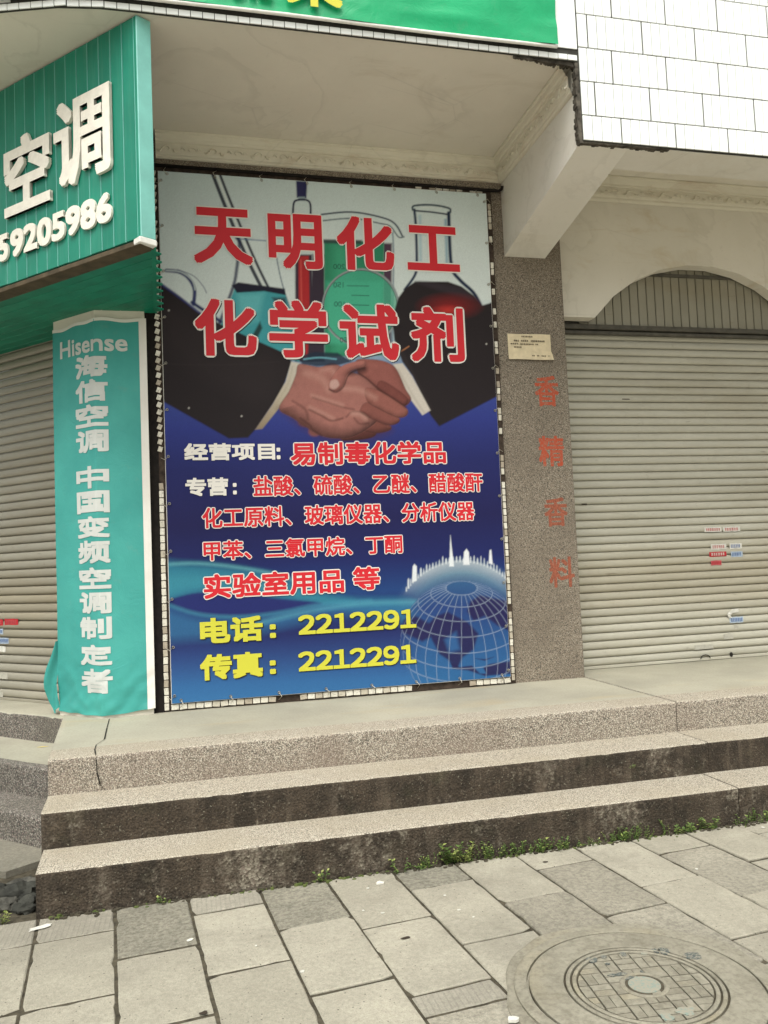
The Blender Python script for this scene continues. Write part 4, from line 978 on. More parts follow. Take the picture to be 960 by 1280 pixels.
# ---- narrow tile edging round the banner's opening
edg = MB(); edg.box(BX0-.062, BX0-.006, YP+.022, YP+.045, .552, 4.345); edg.box(BX1+.006, BX1+.05, YP+.022, YP+.045, .552, 4.345); edg.box(BX0-.006, BX1+.006, YP+.022, YP+.045, .552, BZ0-.004); edg.box(BX0-.006, BX1+.006, YP+.022, YP+.045, BZ1+.004, 4.345)
edo = edg.build('edging', 'edge_bed', bld)
_em = {}
def etile(w_, h_):
    k = (round(w_, 3), round(h_, 3))
    if k not in _em: q = MB(); q.box(-w_/2, w_/2, -.012, 0, -h_/2, h_/2, bev=.002); _em[k] = q.mesh('edging_tile', 'edge_tile')
    return _em[k]
random.seed(9)
def place_edge(x, z, w_, h_, jit=.15, tilt=0.):
    o = link('edging_tile', etile(w_, h_), edo, (x, YP+.0215, z)); o.rotation_euler = (0, tilt+random.uniform(-jit, jit)*.4, 0)
z = .585
while z < 4.31:
    if not (2.12 < z < 2.33 or 3.98 < z < 4.0): place_edge(BX0-.034, z, .030, .046 if z < 2.2 else .036, .15, .0 if z < 2.2 else .35)
    z += .0515
z = .60
while z < 4.27:
    if z < 1.1 or 1.15 < z < 2.05 or (z > 2.1 and random.random() < .42): place_edge(BX1+.027, z, .024, .045)
    z += .0515
x = BX0+.02
while x < BX1:
    if not (.55 < x < .72 or 1.55 < x < 1.95): place_edge(x, .580, .049, .036, .3)
    x += .0545
x = BX0+.05
while x < BX1:
    if x > 1.75 and random.random() < .6: place_edge(x, 4.322, .046, .024)
    x += .0545
# dark ledge over the banner, its end sticking out past the beam
mb = MB(); mb.box(-.16, 2.43, YW-.035, YW-.005, 4.352, 4.400, bev=.004); mb.build('ledge', 'peb_pillar', bld)
mb = MB(); mb.tube([(-.18, YW-.05, 4.343), (1.1, YW-.05, 4.338), (2.40, YW-.05, 4.328), (2.425, YW-.055, 4.345), (2.43, YW-.055, 4.365)], .012, 6); mb.build('rod', 'black', bld)

# ---- faded red characters painted on the pillar
for ch, bx_ in (('香', (668, 470, 698, 508)), ('精', (673, 545, 705, 583)), ('香', (680, 622, 709, 658)), ('料', (686, 696, 718, 734))):
    text_part('painted_character', ch, lambda a, z, off: (a, YW-.004-off, z), PW.box(*bx_), .0046, 'faded' if bx_[1] < 600 else 'faded2', pil, .0008)

# ================================================================== GREEN BANNER ON THE EAVES
gb = thing('eaves_banner', (1.0, YF-.03, 4.66), 'green banner with yellow lettering stretched along the white tiled eaves', 'banner')
gp = [(-1.25, 4.66), (-1.0, 4.545), (-.8, 4.48), (-.58, YF-.012), (-.36, YF-.04), (2.294, YF-.04)]
gpts = []
for x, y, a in along(gp, .03): gpts.append((x, y))
gpts.append(gp[-1]); mb = MB(); NZ = 34
def gz_bot(x): return 4.640+.003*math.sin(x*3)
vs, fs = [], []
for i, (x, y) in enumerate(gpts):
    for j in range(NZ+1):
        z = gz_bot(x)+(5.5-gz_bot(x))*j/NZ
        k = math.exp(-((z-4.74-.02*(x-1.6))/.035)**2)*max(0, min(1, (x-1.15)/.5))
        wr = .016*k*math.sin(3*x)**2+.010*vnoise(x*2.2, z*5, 0, 3)+.005*vnoise(x*7+z*9, z*14, 0, 5)
        vs.append((x, y-.004-wr, z))
fs = [(i*(NZ+1)+j, (i+1)*(NZ+1)+j, (i+1)*(NZ+1)+j+1, i*(NZ+1)+j+1) for i in range(len(gpts)-1) for j in range(NZ)]
mb.add(vs, fs, 0, True); mb.build('printed_sheet', 'banner_green', gb)
mb = MB(); mb.tube([(x, y+.004, gz_bot(x)-.006) for x, y in gpts[::3]], .011, 8); mb.build('bottom_rod', 'white_plastic', gb)
PE = Plane((0, YF-.062, 0), (1, 0, 0))
c0_ = PE.px(393, 10)
text_part('printed_character', '菜', lambda a, z, off: (a, YF-.066-off, z), (c0_[0]-.165, c0_[0]+.165, c0_[1]+.004, c0_[1]+.36), .009, 'p_yellow', gb, .002)
text_part('printed_character', '蔬', lambda a, z, off: (a, YF-.066-off, z), (c0_[0]-.57, c0_[0]-.235, c0_[1]+.014, c0_[1]+.36), .009, 'p_yellow', gb, .002)

# ================================================================== TEAL SIGN BOX
sgn = thing('sign_box', tuple(PG.w(-.9, 3.31)), 'teal boarded sign box with raised white characters and phone number at the corner', 'sign')
ZB, ZT = 3.312, 4.575
def FG(a, b_, z): return tuple(PG.w(a, z, -b_))
mb = MB(); mb.box(-2.6, -.001, .012, .09, ZB, ZT, F=FG); mb.build('sign_core', 'teal_groove', sgn)
ribs = [PG.px(x, 240)[0] for x in (158, 145)]; pitch = .0975; a = -.022
mb = MB(); mb.box(-.021, 0, 0, .0118, ZB+.004, ZT, F=FG, bev=.002); mb.build('sign_board', 'teal_board', sgn)
while a > -2.55:
    mb = MB(); mb.box(a-pitch+.004, a, .0006*random.random(), .0115, ZB+.004+random.uniform(-.002, .002), ZT, F=FG, bev=.0028); o = mb.build('sign_board', 'teal_board', sgn)
    mb = MB(); mb.box(a+.0006, a+.0032, -.0012, .0110, ZB+.006, ZT, F=FG); mb.build('joint_strip', 'teal_edge', o)
    a -= pitch
# end trim: pale folded metal, white bracket at its foot, brown under-edge
e0 = PG.w(.0005, 0); e1 = np.array([-.137, 4.515, 0])
dr = (e1-e0)/np.linalg.norm(e1-e0); nr = np.array([dr[1], -dr[0], 0])
def FE(a, b_, z): return tuple(e0*np.array([1, 1, 0])+dr*a-nr*b_+np.array([0, 0, z]))
Le = float(np.linalg.norm(e1-e0))
mb = MB(); mb.box(.0, Le, -.004, .05, ZB+.01, ZT+.004, F=FE, bev=.004); mb.build('end_trim', 'teal_edge', sgn)
mb = MB(); mb.box(-.012, Le+.004, -.008, .06, ZB-.026, ZB+.009, F=FE, bev=.004); mb.build('end_bracket', 'white_plastic', sgn)
mb = MB(); mb.box(-2.6, -.012, .004, .11, ZB-.03, ZB-.001, F=FG, bev=.003); mb.build('under_edge', 'brown_edge', sgn)
# boarded soffit back to the pillar
d = .112; k = 0
while d < 1.62:
    p = PG.w(0, 0, -d); xe = -.165-.03*(d/1.2); ar = (xe-p[0])/Q
    mb = MB(); mb.box(-3.0, ar-.004*random.random(), d, d+.083, ZB-.022-.0015*random.random(), ZB-.012, F=FG, bev=.002); mb.build('soffit_board', 'teal_soffit', sgn); d += .087
mb = MB(); mb.prism([(-.163, 4.55), (-.138, 4.55), (-.176, 5.66), (-.201, 5.66)], ZB-.03, ZB+.02); mb.build('soffit_end_trim', 'teal_soffit', sgn)
q0, q1 = PG.w(-.05, 0, -.1), PG.w(-3.0, 0, -.1); q2 = PG.w(-3.0, 0, -1.7)
mb = MB(); mb.prism([(q1[0], q1[1]), (q0[0], q0[1]), (-.172, 4.60), (-.205, 5.66), (q2[0], q2[1])], ZB-.008, ZB+.02); mb.build('soffit_backing', 'teal_groove', sgn)
PH = Plane(tuple(PG.w(0, 0, .022)), E45)
def sgw(a, z, off=0.): return tuple(PG.w(a, z, off))
text_part('raised_character', '空', sgw, PH.box(5, 166, 62.5, 262), .0135, 'foam', sgn, .004, depth=.020)
text_part('raised_character', '调', sgw, PH.box(67, 116, 138, 226), .0125, 'foam', sgn, .004, depth=.020)
bL, bR = PG.px(-58, 332), PG.px(138.5, 262)
zb = PG.px(70, 302)[1]; zt = PG.px(70, 259)[1]
zd0, zd1 = PG.px(130, 281)[1], PG.px(130, 244)[1]; ad = PH.px(12, 310)[0]
text_part('raised_digit', '9205986', sgw, (ad, PH.px(138.5, 262)[0], zd0, zd1), .0085, 'foam', sgn, .004, depth=.014)
text_part('raised_digit', '5', sgw, (ad-.118, ad-.022, zd0, zd1), .0085, 'foam', sgn, .004, depth=.014)

# ================================================================== CLOTH-WRAPPED PILLAR BANNER
cl = thing('pillar_banner', (PC[0], PC[1], .55), 'teal cloth banner with white vertical lettering wrapped round the corner pillar', 'banner')
def wrk(s_, z):
    low = max(0, (.98-z)/.45); low = min(1, low)
    return .006*vnoise(s_*3, z*1.3, 0, 1)+low*(.026*(.5-abs(vnoise(s_*5+z*6, z*5-s_*4, 0, 2)))+.014*vnoise(s_*14-z*9, z*12, 0, 4)-.008)+.004*(.5-abs(vnoise(s_*6+z*1.5, z*2.2-s_*3, 0, 6)))+.003
def cw(s_, z, off=0.):
    R_ = .012                                     # rounded fold
    o = .010+off+wrk(s_, z)
    if s_ < 0: p = PC+np.array([-Q, Q, 0])*(-s_); n_ = np.array([-Q, -Q, 0])
    else: p = PC+np.array([s_, 0, 0]); n_ = np.array([0, -1., 0])
    bl = max(0, 1-abs(s_)/.03)*.5; nb = np.array([-.3827, -.9239, 0]); n2 = n_*(1-bl)+nb*bl; n2 /= np.linalg.norm(n2)
    p = p+n2*o; return (p[0], p[1], z)
S0, S1, SW = -.43, .288, .338
def ztop(s_): return 3.226+(.0 if s_ > 0 else -.012*abs(s_)/.43)+.006*math.sin(s_*25)
def zbot(s_): return .562+.010*vnoise(s_*9, 3, 0, 7)+(.028*s_/.3 if s_ > 0 else .012*abs(s_)/.4)
def cloth_strip(sa, sb, ns, nz, name, mat):
    vs = []; ss = sorted(set([sa+(sb-sa)*i/ns for i in range(ns+1)]+([0., -.008, .008, -.02, .02] if sa < 0 < sb else [])))
    for s_ in ss:
        for j in range(nz+1):
            z = zbot(s_)+(ztop(s_)-zbot(s_))*j/nz; vs.append(cw(s_, z))
    k = nz+1; mb = MB(); mb.add(vs, [(i*k+j, (i+1)*k+j, (i+1)*k+j+1, i*k+j+1) for i in range(len(ss)-1) for j in range(nz)], 0, True); return mb.build(name, mat, cl)
cloth_strip(S0, S1, 40, 180, 'cloth', 'cloth_teal'); cloth_strip(S1+.0005, SW, 4, 180, 'white_border', 'cloth_white')
mb = MB(); ss = np.linspace(S0, SW, 40); vs = []
for s_ in ss: vs += [cw(s_, ztop(s_)-.016, .002), cw(s_, ztop(s_)+.006, .002), cw(s_, ztop(s_)+.008, -.02)]
mb.add(vs, [(i*3+j, (i+1)*3+j, (i+1)*3+j+1, i*3+j+1) for i in range(len(ss)-1) for j in (0, 1)]); mb.build('top_hem', 'cloth_white', cl)
# loose flap blown round at the lower left
mb = MB(); vs = []
for i in range(9):
    for j in range(15):
        t, u_ = i/8, j/14; z = .60+.45*u_; wdt = .16*math.sin(math.pi*(u_*.85+.12))**.8*(1-.25*u_)
        p = np.array(cw(S0+.002, z))+np.array([-Q*.9, Q*.55, 0])*wdt*t+np.array([-.3, -.6, 0])*.03*math.sin(t*5+u_*6)
        vs.append((p[0], p[1], z-.05*t*(1-u_)))
mb.add(vs, [(i*15+j, (i+1)*15+j, (i+1)*15+j+1, i*15+j+1) for i in range(8) for j in range(14)], 0, True); mb.build('loose_flap', 'cloth_teal', cl)
def s_of(x, y):
    d = ray(x, y); t = (PC[1]-CP[1])/d[1]; P = CP+d*t
    if P[0] > PC[0]: return P[0]-PC[0]
    n_ = np.array([Q, Q, 0]); t = n_@(PC-CP)/(n_@d); P = CP+d*t; return -np.linalg.norm((P-PC)[:2])
SPL = [-.02, -.008, 0., .008, .02]
def cbox(x0, x1, yt, yb, xm=122): return (s_of(x0, (yt+yb)/2), s_of(x1, (yt+yb)/2), PP.px(xm, yb)[1], PP.px(xm, yt)[1])
text_part('printed_letter', 'Hisense', cw, cbox(77, 159.5, 418, 440), .0036, 'p_letter', cl, .0028, split=SPL)
ys = [(443, 471), (474, 502), (505, 533), (537, 565), (582, 610), (613.5, 641), (645, 672), (675, 704), (709, 736), (740, 767), (771, 799), (806, 832), (836, 867)]
for i, (ch, (ya, yb_)) in enumerate(zip('海信空调中国变频空调制定者', ys)):
    t = i/12; text_part('printed_character', ch, cw, cbox(96+t*8, 134.5+t*7, ya, yb_), .0072, 'p_letter', cl, .0028, split=SPL+[-.1, -.05, .05])

# ================================================================== PAPER NOTICE AND STICKERS
nx0, nx1, nz0, nz1 = PW.box(634.5, 418, 688, 451)
mb = MB(); nn = 12; vs = []
for i in range(nn+1):
    for j in range(9):
        t, u_ = i/nn, j/8; x = nx0+(nx1-nx0)*t+(.012 if u_ < .3 else 0)*(t); z = nz0+(nz1-nz0)*u_-.008*t*(1-u_)
        curl = .022*max(0, 1-u_*5)*(.5+.5*t)+.002*math.sin(t*7+u_*3)
        vs.append((x, YW-.008-curl, z+.5*curl))
mb.add(vs, [(i*9+j, (i+1)*9+j, (i+1)*9+j+1, i*9+j+1) for i in range(nn) for j in range(8)], 0, True)
pnote = thing('paper_notice', ((nx0+nx1)/2, YW-.006, nz0), 'small yellowed paper notice pasted on the granolithic pillar', 'notice'); mb.build('sheet', 'paper', pnote)
random.seed(31)
for row, (u_, ta, tb) in enumerate(((.90, .32, .60), (.74, .14, .92), (.62, .06, .68), (.50, .14, .32), (.2, .55, .97))):
    mb = MB(); t = ta
    while t < tb:
        wq = random.uniform(.018, .045); x = nx0+(nx1-nx0)*t; h = .010 if row != 1 else .013; z = nz0+(nz1-nz0)*u_-.008*t*(1-u_)
        if random.random() < .85:
            for q in range(3): mb.box(x, x+(nx1-nx0)*wq, YW-.0135, YW-.0128, z+h*q*.36-h/2, z+h*q*.36-h/2+h*.2)
            mb.box(x+.002, x+.005, YW-.0139, YW-.0136, z-h/2, z+h/2)
        t += wq+.012
    mb.build('writing', 'ink', pnote)['kind'] = 'stuff'
def sticker(plane, offs, px, mat, label, ink=None, name='sticker', group='stickers on the arched shop\'s shutter', rot=0.):
    a0, a1, z0, z1 = plane.box(*px); a_c, z_c = (a0+a1)/2, (z0+z1)/2
    base = plane.w(a_c, z0, offs); st = thing(name, base, label, 'sticker', group)
    def FS(a, b_, z):
        da, dz_ = a-a_c, z-z_c; return tuple(plane.w(a_c+da*math.cos(rot)-dz_*math.sin(rot), z_c+da*math.sin(rot)+dz_*math.cos(rot), offs-b_))
    mb = MB(); m_ = 6; jag = [random.uniform(-.002, .002) for _ in range(m_+1)]; vs = []
    for i in range(m_+1):
        a = a0+(a1-a0)*i/m_; vs += [FS(a, 0, z0+jag[i]), FS(a, 0, z1+jag[-1-i])]
    mb.add(vs, [(2*i, 2*i+2, 2*i+3, 2*i+1) for i in range(m_)]); mb.build('sheet', mat, st)
    if ink:
        mb = MB(); t = .1
        while t < .86:
            wq = random.uniform(.07, .13); x0_, x1_ = a0+(a1-a0)*t, a0+(a1-a0)*(t+wq); hh = z1-z0
            for q in (.26, .48, .68): mb.box(x0_, x1_, -.0014, -.0006, z0+hh*q, z0+hh*(q+.08), F=FS)
            mb.box((x0_+x1_)/2-.0015, (x0_+x1_)/2+.0015, -.0019, -.0015, z0+hh*.22, z0+hh*.78, F=FS); t += wq+.03
        mb.build('print', ink, st)['kind'] = 'stuff'
    return st
random.seed(17)
def zr(x0, y0, x1, y1): return (860+x0/6.4, 640+y0/6.4, 860+x1/6.4, 640+y1/6.4)
so = .0045
sticker(PS, so, zr(128, 122, 265, 160), 'paper_white', 'left of two white stickers in the top row on the arched shutter', 'paper_red')
sticker(PS, so, zr(278, 118, 415, 157), 'paper_white', 'right of two white stickers in the top row on the arched shutter', 'paper_red')
sticker(PS, so, zr(180, 256, 305, 300), 'paper_white', 'white sticker with faint red print above the bright red one', 'paper_pink')
sticker(PS, so, zr(330, 250, 428, 295), 'paper_white', 'upper of two white stickers with blue print on the shutter', 'p_blue')
sticker(PS, so, zr(168, 318, 305, 356), 'paper_red', 'bright red sticker with white print on the arched shutter', 'paper_white')
sticker(PS, so, zr(340, 315, 435, 359), 'paper_blue', 'lower pale sticker with blue print, right of the bright red one', 'p_blue')
sticker(PS, so, zr(180, 388, 265, 426), 'paper_pink', 'small pink sticker just below the bright red one', 'paper_red')
sticker(PS, so, zr(330, 838, 440, 886), 'paper_blue', 'worn pale blue sticker below the torn white scrap', 'p_blue')
sticker(PS, so, zr(50, 1062, 200, 1096), 'paper_grey', 'scraped grey sticker remnant near the shutter\'s bottom edge')
sticker(PS, so, zr(282, 975, 360, 1016), 'paper_grey', 'pale sticker remnant halfway between torn scrap and keyhole')
sticker(PS, so, zr(365, 905, 402, 935), 'paper_grey', 'tiny grey sticker remnant under the worn blue sticker')
pts = [(400, 770), (345, 775), (318, 805), (306, 822), (322, 850), (345, 846), (335, 828), (352, 806), (400, 800)]
mb = MB(); ww = [PS.px(860+x/6.4, 640+y/6.4) for x, y in pts]
mb.add([(a, YS-.02-.006*(i % 2), z) for i, (a, z) in enumerate(ww)], [(0, 1, 2, 7, 8), (2, 3, 4, 5, 6, 7)]); center_build(mb, 'torn_paper', 'paper_white', 'torn white paper scrap curling off the arched shutter', 'paper')
def zl(x0, y0, x1, y1): return (x0/3.2, 740+y0/3.2, x1/3.2, 740+y1/3.2)
gl_ = 'stickers on the side shutter'
sticker(PL, .016, zl(26, 107, 80, 131), 'paper_red', 'red sticker with pale print on the side shutter, the right one', 'paper_pink', group=gl_)
sticker(PL, .016, zl(-26, 109, 20, 133), 'paper_red', 'red sticker cut by the left picture edge on the side shutter', 'paper_pink', group=gl_)
sticker(PL, .016, zl(-20, 146, 20, 168), 'paper_blue', 'pale blue sticker below the red ones at the left picture edge', 'p_blue', group=gl_)
sticker(PL, .016, zl(4, 182, 42, 206), 'paper_blue', 'pale blue sticker lower right in the side shutter\'s cluster', 'p_blue', group=gl_)
sticker(PL, .016, zl(-10, 216, 30, 238), 'paper_white', 'white sticker lowest in the side shutter\'s cluster', None, group=gl_)
sticker(PL, .016, zl(0, 322, 38, 346), 'paper_grey', 'pale scraped patch of paper near the side shutter\'s bottom', None, group=gl_)
sticker(PL, .016, zl(-10, 398, 20, 418), 'paper_grey', 'smaller scraped patch of paper on the lowest side shutter slat', None, group=gl_)

# ================================================================== MANHOLE
MC = onz(806, 1237, 0); MR = .392
mh = thing('manhole_cover', (MC[0], MC[1], 0), 'round concrete manhole cover with brick pattern and worn blue centre in the pavement', 'manhole cover')
def ringm(r0, r1, z0, z1, name, mat, n_=72, par=None, wob=0.):
    mb = MB(); vs = []
    for i in range(n_):
        a = 2*math.pi*i/n_; q = 1+wob*vnoise(math.cos(a)*3, math.sin(a)*3, 0, 9); c_, s_ = math.cos(a), math.sin(a)
        for r, z in ((r0, z0), (r0, z1), (r0+.004, z1+.002), (r1*q-.006, z1+.002), (r1*q, z1-.001), (r1*q, z0)): vs.append((MC[0]+r*c_, MC[1]+r*s_, z))
    fs = [(i*6+j, ((i+1) % n_)*6+j, ((i+1) % n_)*6+j+1, i*6+j+1) for i in range(n_) for j in range(5)]
    mb.add(vs, fs); return mb.build(name, mat, par or mh)
def disc(r, z0, z1, name, mat, n_=72, par=None):
    mb = MB(); mb.prism([(MC[0]+r*math.cos(2*math.pi*i/n_), MC[1]+r*math.sin(2*math.pi*i/n_)) for i in range(n_)], z0, z1); return mb.build(name, mat, par or mh)
ringm(MR+.048, MR+.095, -.02, .004, 'mortar_collar', 'iron', wob=.07); ringm(MR+.007, MR+.050, -.02, .013, 'rim', 'iron')
lid = disc(MR, -.02, .006, 'lid', 'groove')
ringm(.272, MR-.002, .0061, .0150, 'outer_band', 'iron', par=lid); ringm(.250, .264, .0061, .0165, 'raised_ring', 'iron', par=lid); ringm(.228, .242, .0061, .0165, 'raised_ring', 'iron', par=lid)
ringm(.066, .082, .0061, .0175, 'raised_ring', 'iron', par=lid); disc(.0645, .0061, .0155, 'boss_bed', 'groove', 40, lid); disc(.054, .0156, .0175, 'centre_boss', 'blue_worn', 40, lid)
ang = math.radians(-6); ca, sa = math.cos(ang), math.sin(ang); cell = .074; random.seed(4)
def rect(x0, x1, y0, y1):
    pl = [np.array(p) for p in ((x0, y0), (x1, y0), (x1, y1), (x0, y1))]
    if max(math.hypot(*p) for p in pl) < .066: return
    for k in range(28):
        if len(pl) < 3: return
        pl = clip(pl, np.array([math.cos(2*math.pi*k/28), math.sin(2*math.pi*k/28)]), .221)
    if len(pl) < 3: return
    ar = abs(sum(pl[i-1][0]*pl[i][1]-pl[i][0]*pl[i-1][1] for i in range(len(pl))))/2
    if ar < 6e-5: return
    mb = MB(); mb.prism([(MC[0]+p[0]*ca-p[1]*sa, MC[1]+p[0]*sa+p[1]*ca) for p in pl], .0061, .0150+random.uniform(-.0012, .0008)); mb.build('raised_block', 'iron', lid)
for i in range(-4, 5):
    for j in range(-4, 5):
        x0, y0 = i*cell-cell/2, j*cell-cell/2; g_ = .0030
        if (i+j) % 2 == 0: rect(x0+g_, x0+cell-g_, y0+g_, y0+cell/2-g_/2); rect(x0+g_, x0+cell-g_, y0+cell/2+g_/2, y0+cell-g_)
        else: rect(x0+g_, x0+cell/2-g_/2, y0+g_, y0+cell-g_); rect(x0+cell/2+g_/2, x0+cell-g_, y0+g_, y0+cell-g_)
# worn dark marks of the cast lettering on the band, traces of paint
random.seed(12)
marks = [(740, 1201, .050, .022, 'dark_paint'), (754, 1197, .026, .016, 'dark_paint'), (779, 1194, .026, .020, 'dark_paint'), (805, 1192, .04, .014, 'blue_worn'), (820, 1189, .03, .022, 'dark_paint'), (830, 1190, .05, .026, 'dark_paint'), (866, 1196, .065, .030, 'dark_paint'),
         (776, 1219, .05, .012, 'dark_paint'), (765, 1220, .03, .012, 'dark_paint'), (785, 1224, .06, .012, 'dark_paint'), (803, 1216, .012, .014, 'dark_paint'), (858, 1265, .07, .03, 'blue_worn'), (834, 1272, .05, .03, 'blue_worn'), (760, 1206, .02, .008, 'dark_paint')]
for (px, py, wq, hq, mt) in marks:
    p = onz(px, py, .0135); mb = MB(); nn = 11
    mb.prism([(p[0]+wq/2*math.cos(2*math.pi*k/nn)*random.uniform(.6, 1.2), p[1]+hq*.9*math.sin(2*math.pi*k/nn)*random.uniform(.6, 1.2)) for k in range(nn)], .0150, .0178); mb.build('paint_mark', mt, lid)

# ================================================================== WEEDS
def weed(x, y, z0, h, spread, n_, label, mats, seed, group='weeds along the bottom step', leaf=.016, name='weed', into=None):
    random.seed(seed); st, lf = into or (MB(), MB())
    for k in range(n_):
        a = random.uniform(0, 2*math.pi); sp = spread*math.sqrt(random.random()); hh = h*random.uniform(.35, 1.)
        bx_, by_ = x+sp*.5*math.cos(a), min(y+sp*.5*math.sin(a)*.5, Y1-.004)
        tip = Vector((bx_+math.cos(a)*hh*.45, min(by_+math.sin(a)*hh*.3-.01, Y1-.004), z0+hh)); b0 = Vector((bx_, by_, z0-.005)); md = (b0+tip)/2+Vector((random.uniform(-.01, .01), -.006, hh*.1))
        st.tube([b0, md, tip], [.0014, .0011, .0007], 4)
        m_ = max(4, int(hh/.011))
        for i in range(m_):
            t = .2+.8*i/max(1, m_-1); p = b0.lerp(md, t*2) if t < .5 else md.lerp(tip, t*2-1)
            a2 = i*2.4+random.random(); dv = Vector((math.cos(a2), math.sin(a2)*.8-.15, random.uniform(-.15, .5))).normalized(); sd2 = dv.cross(Vector((0, 0, 1))).normalized()
            L_ = leaf*random.uniform(.6, 1.25); wl = L_*.36; up = Vector((0, 0, L_*.10))
            mi = 1 if random.random() < .22 else 0
            lf.add([p, p+dv*L_*.45+sd2*wl+up, p+dv*L_, p+dv*L_*.45-sd2*wl+up], [(0, 1, 2), (0, 2, 3)], mi)
    if into: return
    wd = thing(name, (x, y, z0), label, 'weed', group); st.build('stems', mats[0], wd); lf.build('leaves', mats, wd); return wd
WL = ['leaf', 'leaf2']
def gpt(px, py): p = onz(px, py, 0); return p[0], min(p[1], Y1-.012)
big = [(553, 1066, .135, .07, 13, 'tall bright green weed, the largest at the foot of the bottom step', .024), (567, 1068, .10, .07, 10, 'yellowish leafy weed right beside the tallest weed', .022),
       (398, 1096, .06, .035, 7, 'small lone weed at the foot of the step left of the tallest weed', .018), (203, 1122, .032, .02, 5, 'tiny weed seedling at the step\'s foot below the banner\'s left side', .015), (500, 1090, .07, .05, 6, 'grassy tuft in the paving joint left of the tallest weed', .016)]
for i, (px, py, h, sp, n_, lb, lf_) in enumerate(big):
    x, y = gpt(px, py); weed(x, y, 0, h, sp, n_, lb, WL if i != 1 else ['leaf2', 'leaf'], 40+i, leaf=lf_)
low = [(535, 1078, .05), (585, 1075, .055), (600, 1075, .05), (618, 1072, .06), (634, 1068, .055), (650, 1066, .05), (664, 1062, .062), (678, 1062, .06), (693, 1059, .05), (735, 1052, .045), (750, 1047, .055), (765, 1046, .062), (779, 1044, .055), (792, 1041, .05), (822, 1034, .07), (838, 1032, .05), (855, 1030, .05), (870, 1027, .07), (900, 1018, .045), (918, 1016, .05), (934, 1013, .055), (950, 1008, .065), (520, 1083, .035), (708, 1056, .035)]
FR = (MB(), MB())
for i, (px, py, h) in enumerate(low):
    x, y = gpt(px, py); weed(x, y, 0, h*random.uniform(.8, 1.6), .10, random.choice([6, 9, 13]), None, WL, 60+i, None, random.choice([.011, .014, .019]), into=FR)
fst = FR[1]; fst.add(FR[0].v, FR[0].f, 0); fr = fst.build('weed_fringe', WL); fr['kind'] = 'stuff'; fr['label'] = 'fringe of low creeping weeds along the right half of the bottom step'
p = onz(22, 1060, .03); weed(p[0], p[1]-.0, .028, .10, .03, 4, 'thin weed stalk standing on the low slab at the side steps', WL, 90, 'weeds at the broken corner', .012)
for k, (px, py) in enumerate(((8, 1122), (14, 1128))):
    p = onz(px, py, 0); weed(p[0], p[1], 0, .06, .05, 6, ('leafy weed among the rubble at the left picture edge', 'second weed in front of the rubble near the yellow leaf')[k], ['leaf2', 'leaf'], 92+k, 'weeds at the broken corner', .018)
p = onz(628, 922, Z2); weed(p[0]+.35, Y3-.012, Z2, .012, .05, 4, 'tiny moss tuft on the middle step against the landing', ['moss', 'leaf'], 95, None, .010)
# soil and moss creeping along the joint at the step's foot
random.seed(77); mb = MB()
for i in range(520):
    x = random.uniform(-.65, 3.9); y = Y1-.004-abs(random.gauss(0, .016))-(.02*random.random() if x > .9 else 0); r = random.uniform(.004, .014)
    mb.prism([(x+r*math.cos(2*math.pi*k/6)*random.uniform(.6, 1.2), y+r*.7*math.sin(2*math.pi*k/6)*random.uniform(.6, 1.1)) for k in range(6)], -.008, .003+random.random()*.005, random.choice([0, 0, 0, 1]))
so_ = mb.build('soil_and_moss', ['joint', 'moss']); so_['kind'] = 'stuff'; so_['label'] = 'soil crumbs and moss along the foot of the bottom step'

# ================================================================== LITTER
def scrap(px, py, z, w_, h_, mat, label, cat='paper', name='paper_scrap', rot=0., thick=.0015, n_=9, seed=0, group='litter on pavement and steps'):
    random.seed(seed+int(px)); p = onz(px, py, z); mb = MB(); pts = []
    for k in range(n_):
        a = 2*math.pi*k/n_; r = random.uniform(.65, 1.15); x, y = w_*.4*r*math.cos(a), h_*.4*r*math.sin(a)
        pts.append((p[0]+x*math.cos(rot)-y*math.sin(rot), p[1]+x*math.sin(rot)+y*math.cos(rot)))
    mb.prism(pts, z+.0024, z+.0028+thick); return center_build(mb, name, mat, label, cat, group)
scrap(475, 1105, 0, .045, .04, 'paper_white', 'largest white paper scrap on the pavement below the banner', thick=.006)
scrap(460, 1111, 0, .018, .012, 'paper_white', 'small white scrap left of the largest paper scrap')
scrap(454, 1139, 0, .014, .014, 'paper_white', 'white speck below the largest paper scrap, the left one')
scrap(478, 1142, 0, .022, .014, 'paper_white', 'white speck below the largest paper scrap, the right one')
scrap(378, 1216, 0, .026, .02, 'paper_white', 'white paper scrap alone in the middle of a grey paving slab', thick=.004)
scrap(574, 1138, 0, .02, .012, 'paper_white', 'white speck on the slab below the tallest weed')
scrap(556, 1120, 0, .016, .012, 'paper_white', 'tiny white speck just under the tallest weed')
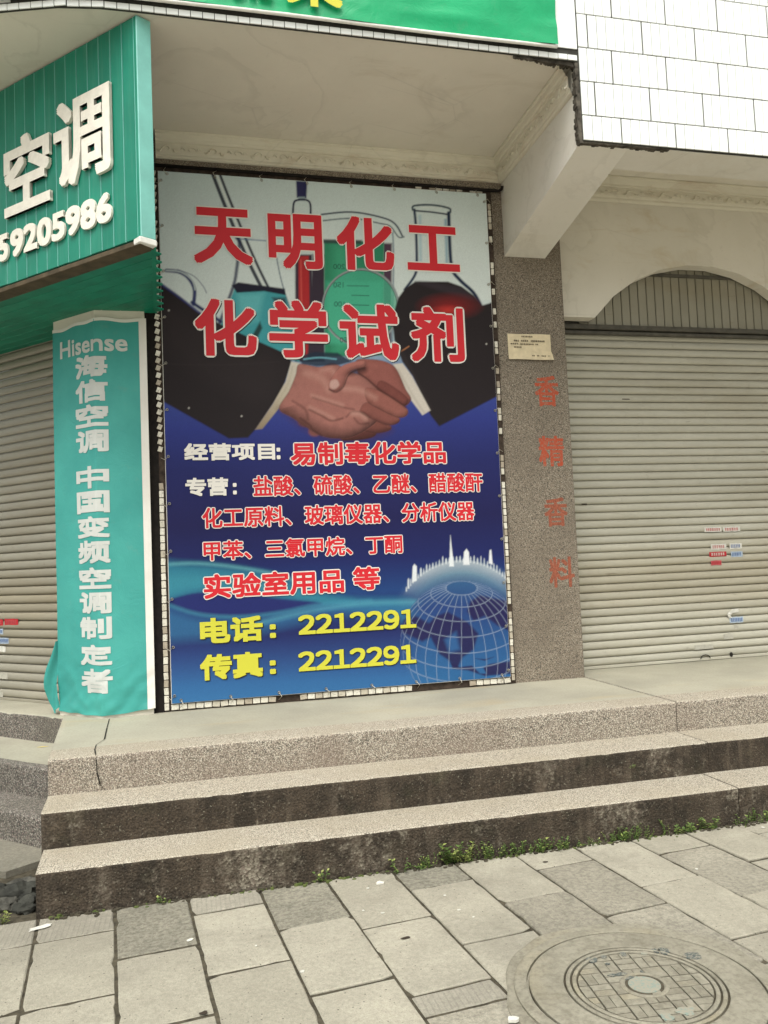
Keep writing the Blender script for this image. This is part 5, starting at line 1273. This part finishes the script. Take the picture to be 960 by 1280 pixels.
scrap(592, 1147, 0, .012, .01, 'paper_white', 'tiny white speck furthest right below the tallest weed')
scrap(320, 1183, 0, .014, .012, 'paper_white', 'white speck beside the long joint below the banner\'s left half')
scrap(237, 1176, 0, .045, .02, 'paper_white', 'elongated white scrap at the corner of a dark rough slab', rot=.5)
scrap(50, 1160, 0, .14, .05, 'paper_white', 'smeared white patch on the slabs at the rubble corner', 'stain', 'white_smear', .5, .0006, 14)
scrap(420, 1096, 0, .07, .02, 'leaf_y', 'dry yellow leaf at the step\'s foot beside the lone weed', 'leaf', 'dry_leaf', .2, .004)
scrap(507, 1173, 0, .05, .022, 'ink', 'dark flattened gum spot on the slab below the tallest weed', 'gum spot', 'gum_spot', .1, .0008, 12)
scrap(255, 1267, 0, .04, .03, 'ink', 'dark spot on the slab joint at the bottom of the picture', 'gum spot', 'gum_spot', .1, .001, 9)
scrap(682, 1078, 0, .035, .02, 'ink', 'dark gum spot on the slab beside the weed fringe', 'gum spot', 'gum_spot', 0, .0008, 11)
scrap(910, 1027, 0, .07, .03, 'ink', 'dark round spot on the far right slab by the step', 'gum spot', 'gum_spot', 0, .0008, 12)
scrap(871, 1087, 0, .02, .02, 'paper_white', 'white speck on the long joint above the manhole cover')
scrap(954, 1035, 0, .025, .025, 'paper_white', 'white speck at the right picture edge by the step')
scrap(848, 1183, .012, .05, .02, 'paper_white', 'white crumb on the far rim of the manhole cover')
scrap(642, 1277, .006, .05, .04, 'paper_white', 'white crumb at the left rim of the manhole cover', thick=.008)
scrap(53, 934, .37, .10, .022, 'yellow_slip', 'yellow slip of card lying on the side step', 'card', 'card_slip', .0, .001, 4, group=None)
scrap(66, 923, .37, .07, .04, 'leaf_y', 'curled brown leaf on the side step above the yellow slip', 'leaf', 'dry_leaf', .6, .008, 8)
scrap(8, 912, .372, .16, .05, 'paper_grey', 'grey paper scrap at the foot of the side landing', thick=.002)
scrap(12, 1129, 0, .05, .03, 'leaf_y', 'yellow leaf lying before the rubble stones', 'leaf', 'dry_leaf', .3, .004)
